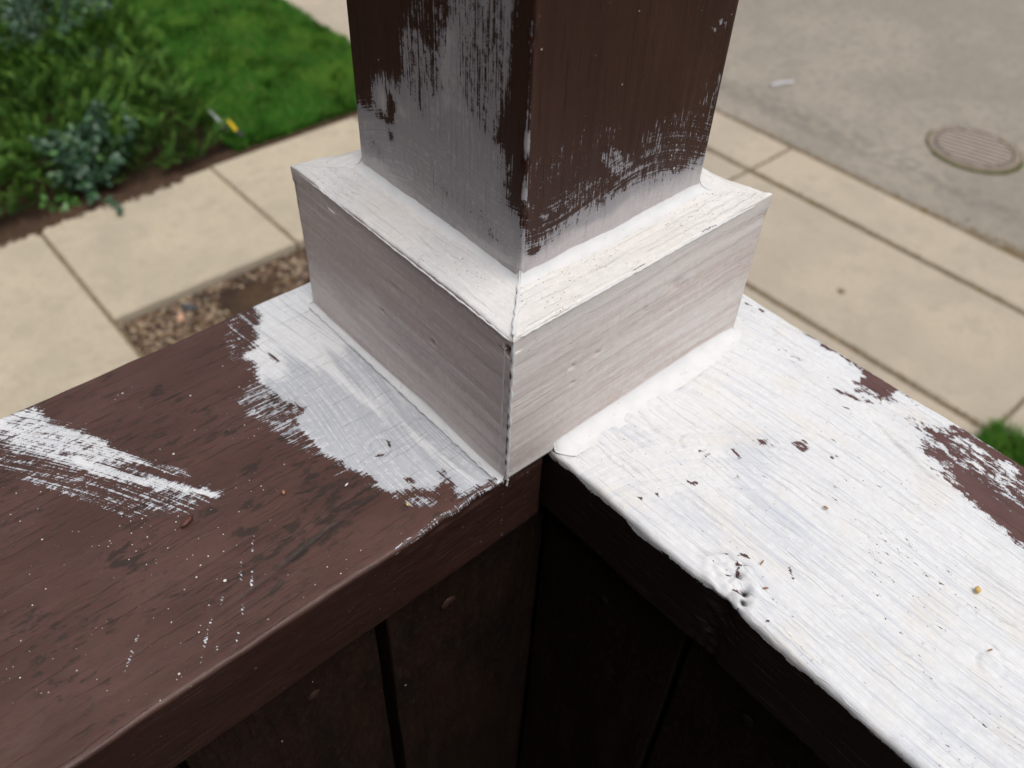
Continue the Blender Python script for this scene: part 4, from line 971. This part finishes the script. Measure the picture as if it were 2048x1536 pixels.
def stone(name, loc, s, mat, label, seed):
    r_ = random.Random(seed); V = []; F = []; R, K = 6, 9
    for i in range(R + 1):
        th = math.pi * i / R
        for j in range(K):
            ph = 2 * math.pi * j / K; k = 1 + r_.uniform(-.12, .12)
            V.append((s[0] * k * math.sin(th) * math.cos(ph), s[1] * k * math.sin(th) * math.sin(ph), s[2] * math.cos(th)))
    for i in range(R):
        for j in range(K): F.append((i * K + j, (i + 1) * K + j, (i + 1) * K + (j + 1) % K, i * K + (j + 1) % K))
    o = link(name, py_mesh(name, V, F, True)); o.data.materials.append(mat); o.location = loc; o.rotation_euler = (0, 0, r_.uniform(0, 3)); tag(o, label, 'stone'); return o
stone('stone', (.94, 3.46, GZ - .035), (.038, .026, .016), simple('slate_stone', (.050, .052, .065), (.07, .07, .08), 40, .7), 'dark slate coloured stone in the gravel bed by the walk', 1)
stone('stone', (.87, 3.41, GZ - .035), (.034, .020, .016), simple('orange_stone', (.50, .30, .20), (.42, .25, .17), 40, .7), 'pale orange stone beside the dark stone in the gravel', 2)

# ------------------------------------------------------------------ lawn
def grass(name, n, region, zbase, seed, hgt=(.03, .06)):
    """region: outline; blades filled by rejection"""
    r_ = np.random.default_rng(seed); P = np.array(region)
    lo, hi = P.min(0), P.max(0); X = r_.uniform(lo, hi, (n * 2, 2)); d = sdf(region, X[:, 0], X[:, 1])
    d = d + .035 * vnoise(X * 14, seed + 1); X = X[d > 0][:n]; n = len(X)
    clump = fbm(np.c_[X * 3.2], seed, 3)
    h = r_.uniform(hgt[0], hgt[1], n) * (1 + .18 * clump); w = r_.uniform(.0016, .0032, n)
    az = r_.uniform(0, 2 * np.pi, n) * .75 + 1.2 * fbm(np.c_[X * 5.1, X[:, :1] * 0], seed + 5, 2) * np.pi
    lean = r_.uniform(.25, 1.1, n) * h
    side = np.c_[-np.sin(az), np.cos(az)] * w[:, None]; dirv = np.c_[np.cos(az), np.sin(az)] * lean[:, None]
    z0 = np.full(n, zbase)
    V = np.stack([np.c_[X - side, z0], np.c_[X + side, z0], np.c_[X + dirv * .45 + side * .8, z0 + h * .65], np.c_[X + dirv * .45 - side * .8, z0 + h * .65], np.c_[X + dirv, z0 + h]], 1)
    F3 = np.array([(0, 1, 2), (0, 2, 3), (3, 2, 4)])
    F = (F3[None] + (np.arange(n) * 5)[:, None, None]).reshape(-1, 3)
    tone = np.repeat(r_.uniform(0, 1, n), 5); tip = np.tile([0, 0, .65, .65, 1.], n)
    me = mesh_np(name, V.reshape(-1, 3), F, False, dict(tone=tone, tip=tip)); me.materials.append(M_grass)
    o = link(name, me); tag(o, kind='stuff'); return o
def grass_mat():
    g = G('lawn_grass'); p = g.coord('Object'); tn = g.attr('tone'); tp = g.attr('tip')
    cl = g.mix(tn, (.024, .098, .008), (.044, .142, .012))
    cl = g.mix(g.ss(g.noise(p, 1.7, 4, .6), .46, .68) * .55, cl, (.095, .200, .018))
    cl = g.mix(g.ss(g.noise(p, 3.5, 3), .55, .72) * .45, cl, (.015, .070, .008))
    cl = g.mix(g.ss(tn, .93, .98) * .8, cl, (.22, .19, .07))
    g.b.inputs['Subsurface Weight'].default_value = 0
    return g.done(cl, .7, .12)
M_grass = grass_mat()
M_turf = ground_mat('turf', (.016, .045, .008), (.028, .060, .012), 30, .95, .01, (.05, .045, .02), 3)
lawn_poly = [(1.86, 4.66), (1.95, 5.15), (2.05, 5.75), (2.16, 6.5), (2.32, 7.5), (2.40, 8.6), (3.38, 8.6), (3.37, 6.0), (3.35, 4.66)]
def turf(name, poly, z):
    o = link(name, py_mesh(name, [(x, y, z) for x, y in poly], [tuple(range(len(poly)))])); o.data.materials.append(M_turf); tag(o, kind='structure')
turf('lawn_ground', lawn_poly[::-1], GZ - .02)
grass('lawn_grass', 95000, lawn_poly, GZ - .02, 21)
lawn2 = [(2.2, -2.5), (3.37, -2.5), (3.40, .305), (3.1, .31), (2.2, .31)]
turf('lawn_ground', lawn2, GZ - .02)
grass('lawn_grass', 30000, [(2.7, -1.0), (3.39, -1.0), (3.43, .335), (3.1, .33), (2.7, .31)], GZ - .02, 22, (.04, .085))
# tufts growing over the joint corner and brown edge litter
pts = [(rng.uniform(1.85, 3.35), 4.635 + rng.normal(0, .016), GZ - .018) for i in range(1500)] + [(x_, 4.605 + abs(rng.normal(0, .06)), GZ - .03) for x_ in rng.uniform(.1, 1.9, 2400)] + [(x_, 4.585 + .02 * math.sin(x_ * 9) + rng.normal(0, .022), GZ + .001) for x_ in rng.uniform(.0, 1.45, 1300)]
pts += [(rng.uniform(3.05, 3.42), .315 + rng.normal(0, .02), GZ - .01) for i in range(150)] + [(3.38 + rng.normal(0, .012), rng.uniform(4.7, 8.5), GZ - .018) for i in range(900)]
M_mulch = simple('bark_mulch', (.040, .024, .015), (.075, .044, .027), 50, .95, .002, .2)
clumps('bark_mulch', pts, .014, M_mulch, 8)

# ------------------------------------------------------------------ shrubs
def place(Vb, pos, dirs, ups, scale):
    """instances of a base shape baked with numpy: x axis -> dirs, z axis -> ups"""
    x = dirs / np.linalg.norm(dirs, axis=1)[:, None]; y = np.cross(ups, x); y /= np.linalg.norm(y, axis=1)[:, None] + 1e-9; z = np.cross(x, y)
    M = np.stack([x, y, z], 1) * scale[:, None, None]
    return np.einsum('vk,nkj->nvj', Vb, M) + pos[:, None, :]
def spray_shape(seed):
    r_ = random.Random(seed); V = []; F = []; tip = []
    def leaf(p, d, L, w, t):
        d = Vector(d).normalized(); s = d.cross(Vector((0, 0, 1))).normalized() * w; p = Vector(p); k = len(V)
        V.extend([p - s * .5, p + s * .5, p + d * L * .55 + s, p + d * L * .55 - s, p + d * L]); F.extend([(k, k + 1, k + 2), (k, k + 2, k + 3), (k + 3, k + 2, k + 4)]); tip.extend([t, t, t + .15, t + .15, t + .3])
    n = 11
    for i in range(n):
        t = i / (n - 1); p = (t, 0, .10 * t * t * 2); Ls = .34 * (1 - t * .72)
        for sg in (-1, 1):
            a = math.radians(r_.uniform(35, 60)); d = Vector((math.cos(a), sg * math.sin(a), r_.uniform(-.1, .35)))
            leaf(p, d, Ls, .020, t * .6)
            for q in (.35, .65):
                pp = Vector(p) + d.normalized() * Ls * q
                leaf(pp, (math.cos(a) + .6, sg * math.sin(a) * .4, r_.uniform(0, .4)), Ls * .42, .016, t * .6 + q * .25)
    leaf((.95, 0, .18), (1, 0, .35), .22, .022, .7)
    leaf((0, 0, 0), (1, 0, .05), 1.0, .010, 0)
    return np.array([tuple(v) for v in V]), np.array(F), np.array(tip)
def juniper_mat():
    g = G('juniper_foliage'); p = g.coord('Object'); tn = g.attr('tone'); tp = g.attr('tip')
    cl = g.mix(tn, (.030, .090, .013), (.052, .130, .019))
    cl = g.mix(g.ss(tp, .35, 1.0) * .9, cl, (.150, .270, .034))
    cl = g.mix(g.ss(g.noise(p, 4, 3), .55, .70) * .5, cl, (.018, .048, .012))
    return g.done(cl, .6, .25)
M_jun = juniper_mat()
jun_poly = [(-.6, 4.72), (.45, 4.74), (.75, 4.82), (1.2, 4.74), (1.62, 4.69), (1.84, 4.78), (1.93, 5.3), (2.03, 5.9), (2.13, 6.6), (2.28, 7.5), (2.30, 9.0), (-.6, 9.0)]
def juniper():
    r_ = np.random.default_rng(31); n = 13000; P = r_.uniform((-.2, 4.7), (2.4, 8.6), (n * 2, 2)); d = sdf(jun_poly, P[:, 0], P[:, 1]); P = P[d > .0]; d = d[d > 0][:n]; P = P[:n]; n = len(P)
    hump = .24 + .16 * fbm(P * 2.2, 41, 3); top = np.minimum(hump, .06 + d * 1.5)
    lay = r_.random(n) ** .6; z = GZ - .04 + top * (.35 + .65 * lay)
    az = -np.pi / 2 + r_.normal(0, 1.15, n) + .8 * fbm(P * 1.5, 43, 2)
    el = r_.uniform(.15, 1.1, n)
    D = np.c_[np.cos(az) * np.cos(el), np.sin(az) * np.cos(el), np.sin(el)]
    U = np.c_[r_.normal(0, .35, (n, 2)), np.ones(n)]
    sc = r_.uniform(.07, .15, n)
    VV = []; FF = []; TT = []; TO = []; off = 0
    for k in range(4):
        Vb, Fb, tb = spray_shape(50 + k); idx = np.arange(k, n, 4); W = place(Vb, np.c_[P, z][idx], D[idx], U[idx], sc[idx])
        VV.append(W.reshape(-1, 3)); FF.append((Fb[None] + (np.arange(len(idx)) * len(Vb))[:, None, None]).reshape(-1, 3) + off); off += W.shape[0] * W.shape[1]
        TT.append(np.tile(tb, len(idx))); TO.append(np.repeat(r_.random(len(idx)), len(Vb)))
    me = mesh_np('juniper_foliage', np.vstack(VV), np.vstack(FF), False, dict(tip=np.concatenate(TT), tone=np.concatenate(TO))); me.materials.append(M_jun)
    o = link('juniper_ground_cover', me); tag(o, kind='stuff')
juniper()

def leaf_mat(name, a, b, c):
    g = G(name); tn = g.attr('tone'); cl = g.mix(tn, a, b); cl = g.mix(g.ss(tn, .86, .96), cl, c)
    return g.done(cl, .42, .45)
M_leaf = leaf_mat('blue_green_leaf', (.030, .075, .040), (.058, .118, .066), (.075, .17, .045))
M_leaf2 = leaf_mat('bright_leaf', (.045, .14, .022), (.075, .19, .035), (.10, .22, .04))
M_twig = simple('brown_twig', (.09, .055, .035), (.06, .04, .028), 60, .8)
def leaf_shape():
    # pointed oval with a folded midrib
    ts = [0, .18, .42, .68, .88, 1]; ws = [.03, .24, .34, .28, .13, 0]; V = []; F = []
    for t, w in zip(ts, ws): V += [(t, -w, -.02 + .10 * w - .12 * t * t), (t, 0, -.04 * t - .10 * t * t), (t, w, -.02 + .10 * w - .12 * t * t)]
    for i in range(5):
        a = i * 3; F += [(a, a + 3, a + 4), (a, a + 4, a + 1), (a + 1, a + 4, a + 5), (a + 1, a + 5, a + 2)]
    return np.array(V), np.array(F)
LV, LF = leaf_shape()
def leafy_shrub(loc, rx, ry, hz, n, label, seed, mat=None, ls=(.026, .042), group=None, sprigs=()):
    r_ = np.random.default_rng(seed); root = tag(empty('leafy_shrub', loc), label, 'shrub', group)
    nst = max(5, n // 45); V = []; F = []; tips = []
    for s in range(nst):
        a = r_.uniform(0, 6.28); q = r_.uniform(.15, 1) ** .6; tip = np.array([rx * q * math.cos(a), ry * q * math.sin(a), hz * r_.uniform(.45, 1) * (1.15 - .5 * q)])
        base = tip * (.15, .15, 0); k0 = len(V)
        for i in range(5):
            t = i / 4; c = base + (tip - base) * np.array([t, t, t ** .75]); w = .004 * (1 - .7 * t)
            for j in range(3): V.append((c[0] + w * math.cos(j * 2.1), c[1] + w * math.sin(j * 2.1), c[2]))
        for i in range(4):
            for j in range(3): F.append((k0 + i * 3 + j, k0 + i * 3 + (j + 1) % 3, k0 + (i + 1) * 3 + (j + 1) % 3, k0 + (i + 1) * 3 + j))
        tips.append((base, tip))
    for (sx, sy, sz, ex, ey, ez) in sprigs:
        base, tip = np.array([sx, sy, sz]), np.array([ex, ey, ez]); k0 = len(V)
        for i in range(5):
            t = i / 4; c = base + (tip - base) * t; w = .003
            for j in range(3): V.append((c[0], c[1] + w * math.cos(j * 2.1), c[2] + w * math.sin(j * 2.1)))
        for i in range(4):
            for j in range(3): F.append((k0 + i * 3 + j, k0 + i * 3 + (j + 1) % 3, k0 + (i + 1) * 3 + (j + 1) % 3, k0 + (i + 1) * 3 + j))
    o = link('stems', py_mesh('stems', V, F)); o.data.materials.append(M_twig); o.parent = root
    idx = r_.integers(0, nst, n); B = np.array([t[0] for t in tips])[idx]; T = np.array([t[1] for t in tips])[idx]; t = r_.uniform(.35, 1.04, n)[:, None]
    P = B + (T - B) * np.hstack([t, t, np.clip(t, 0, 2) ** .75]) + r_.normal(0, .014, (n, 3))
    out = np.c_[P[:, :2], np.full(n, .05)] + r_.normal(0, .12, (n, 3)); U = np.c_[r_.normal(0, .5, (n, 2)), np.ones(n)] + P * (1.2, 1.2, 0)
    if sprigs:
        for (sx, sy, sz, ex, ey, ez) in sprigs:
            m_ = 9; tt = r_.uniform(.35, 1.05, m_)[:, None]; P = np.vstack([P, np.array([sx, sy, sz]) + (np.array([ex, ey, ez]) - np.array([sx, sy, sz])) * tt + r_.normal(0, .006, (m_, 3))])
            out = np.vstack([out, np.c_[r_.normal(0, 1, (m_, 2)), np.full(m_, .1)]]); U = np.vstack([U, np.tile((0, 0, 1.), (m_, 1)) + r_.normal(0, .2, (m_, 3))])
    n = len(P)
    W = place(LV, P, out, U, r_.uniform(ls[0], ls[1], n)); FF = (LF[None] + (np.arange(n) * len(LV))[:, None, None]).reshape(-1, 3)
    me = mesh_np('foliage', W.reshape(-1, 3), FF, True, dict(tone=np.repeat(r_.random(n), len(LV)))); me.materials.append(mat or M_leaf)
    o = link('foliage', me); o.parent = root; o['kind'] = 'stuff'; return root
grp = 'broad leaved shrubs growing through the juniper'
leafy_shrub((1.02, 4.86, GZ - .05), .27, .20, .44, 950, 'blue green broad leaved shrub at the edge of the front walk', 61, group=grp, ls=(.036, .056), sprigs=((0, -.15, .06, -.02, -.44, .075), (-.05, -.1, .12, -.12, -.33, .10)))
leafy_shrub((1.28, 4.96, GZ - .05), .18, .16, .52, 480, 'narrow upright blue green shrub leaning over the front walk shrub', 62, group=grp, ls=(.032, .052))
leafy_shrub((1.58, 6.75, GZ - .05), .42, .50, .66, 1700, 'wide blue green shrub among junipers at the far end of the bed', 63, group=grp, ls=(.03, .046))
leafy_shrub((2.00, 7.25, GZ - .05), .26, .40, .60, 900, 'small blue green shrub where the far lawn meets the bed', 64, group=grp, ls=(.03, .044))
leafy_shrub((1.62, 6.05, GZ - .05), .16, .16, .46, 300, 'little broad leaved shoot half buried in the juniper', 65, group=grp, ls=(.028, .04))
leafy_shrub((.77, 4.74, GZ - .05), .09, .06, .13, 60, 'low bright green seedling on the soil beside the front walk', 66, M_leaf2, ls=(.03, .045))

# ------------------------------------------------------------------ garden tool at the lawn edge
M_steel = simple('grey_steel', (.42, .43, .44), (.30, .31, .32), 60, .45)
M_yel = simple('yellow_plastic', (.72, .50, .015), (.62, .42, .012), 60, .4)
M_blk = simple('black_plastic', (.02, .02, .022), (.03, .03, .03), 60, .5)
tool = tag(empty('garden_shears', (1.90, 4.82, GZ + .045)), 'small grey bladed garden shears with a yellow handle left at the lawn edge', 'garden tool')
def bar(name, p0, p1, w0, w1, th, mat, parent):
    p0, p1 = Vector(p0), Vector(p1); d = (p1 - p0).normalized(); s = d.cross(Vector((0, 0, 1))).normalized(); u = s.cross(d); V = []
    N_ = 6
    for i in range(N_ + 1):
        t = i / N_; c = p0 + (p1 - p0) * t; w = (w0 + (w1 - w0) * t) * (1 + .12 * math.sin(t * 6)); e_ = .7 if i in (0, N_) else 1
        for (a, b) in ((-1, -.5), (-.6, -1), (.6, -1), (1, -.5), (1, .5), (.6, 1), (-.6, 1), (-1, .5)): V.append(c + s * a * w * e_ + u * b * th * e_)
    F = [(i * 8 + j, i * 8 + (j + 1) % 8, (i + 1) * 8 + (j + 1) % 8, (i + 1) * 8 + j) for i in range(N_) for j in range(8)] + [tuple(range(7, -1, -1)), tuple(range(N_ * 8, N_ * 8 + 8))]
    o = link(name, py_mesh(name, V, F, True)); o.data.materials.append(mat); o.parent = parent; return o
bar('blade', (-.010, .190, .085), (-.012, .030, .060), .005, .011, .003, M_steel, tool)
bar('pivot', (-.012, .032, .040), (-.022, -.020, .040), .014, .017, .010, M_blk, tool)
bar('blade_guard', (.045, .105, .045), (.047, .060, .045), .008, .010, .006, M_blk, tool)
bar('handle', (.048, .062, .045), (.026, -.095, .045), .010, .011, .009, M_yel, tool)
bar('handle_end', (.026, -.095, .045), (.040, -.150, .030), .012, .015, .009, M_blk, tool)
bar('rod', (-.018, -.005, .042), (.034, .0, .045), .005, .005, .005, M_blk, tool)

# ------------------------------------------------------------------ crumbs on the railing caps
M_husk = simple('brown_husk', (.12, .045, .028), (.075, .028, .02), 900, .5, .0001)
M_chip = simple('orange_wood_crumb', (.40, .20, .09), (.30, .14, .07), 900, .8, .0001)
M_ych = simple('yellow_crumb', (.65, .45, .16), (.5, .33, .12), 900, .8, .0001)
def crumb(name, x, y, L, w, h, a, mat, label, cat, seed, z=.0006):
    r_ = random.Random(seed); V = []; F = []; R, K = 6, 8
    for i in range(R + 1):
        t = i / R; ww = w * math.sin(math.pi * min(.97, max(.03, t))) ** .45 * r_.uniform(.85, 1.1)
        for j in range(K):
            ph = 2 * math.pi * j / K; V.append((L * (t - .5), ww * math.cos(ph) * .5, h * (.5 + .5 * math.sin(ph)) + .25 * h * math.sin(t * 3) * r_.uniform(.6, 1.2)))
    F = [(i * K + j, (i + 1) * K + j, (i + 1) * K + (j + 1) % K, i * K + (j + 1) % K) for i in range(R) for j in range(K)] + [tuple(range(K)), tuple(range(R * K + K - 1, R * K - 1, -1))]
    o = link(name, py_mesh(name, V, F, True)); o.data.materials.append(mat); o.location = (x, y, z); o.rotation_euler = (0, 0, math.radians(a)); tag(o, label, cat); return o
crumb('seed_husk', -.0932, .0536, .0052, .0024, .0013, 22, M_husk, 'brown curled seed husk near the tip of the white brush swipe', 'seed husk', 1)
crumb('wood_crumb', -.0624, .0443, .0016, .0012, .0006, 60, M_chip, 'tiny orange wood crumb on bare brown paint left of the white patch', 'crumb', 2)
crumb('wood_crumb', -.0330, .0132, .0015, .0010, .0006, 80, M_ych, 'tiny yellowish crumb just below the white patch near the front edge', 'crumb', 3)
crumb('wood_crumb', .0872, -.1311, .0024, .0019, .0012, 30, M_ych, 'yellow crumb lying alone on the white railing cap', 'crumb', 4, .0004)
crumb('wood_crumb', .0774, -.0802, .0018, .0010, .0005, 100, M_chip, 'orange crumb paired with a second one on the middle of the white cap', 'crumb', 5, .0006)
crumb('wood_crumb', .0420, -.0796, .0020, .0006, .0005, 10, M_chip, 'thin orange sliver just beside the knot on the white cap', 'crumb', 6, .0006)
crumb('wood_crumb', .0348, -.0863, .0018, .0007, .0005, -40, M_chip, 'short orange sliver below the knot on the white cap', 'crumb', 7, .0008)
crumb('wood_crumb', .0700, -.1440, .0016, .0006, .0005, -20, M_chip, 'short brown sliver beside the painted nail head on the white cap', 'crumb', 8, .0008)
crumb('paint_flake', -.0441, .0435 - .01, .0016, .0007, .0004, 15, M_bead, 'tiny white paint flake on the brown cap beside the white patch', 'flake', 9)
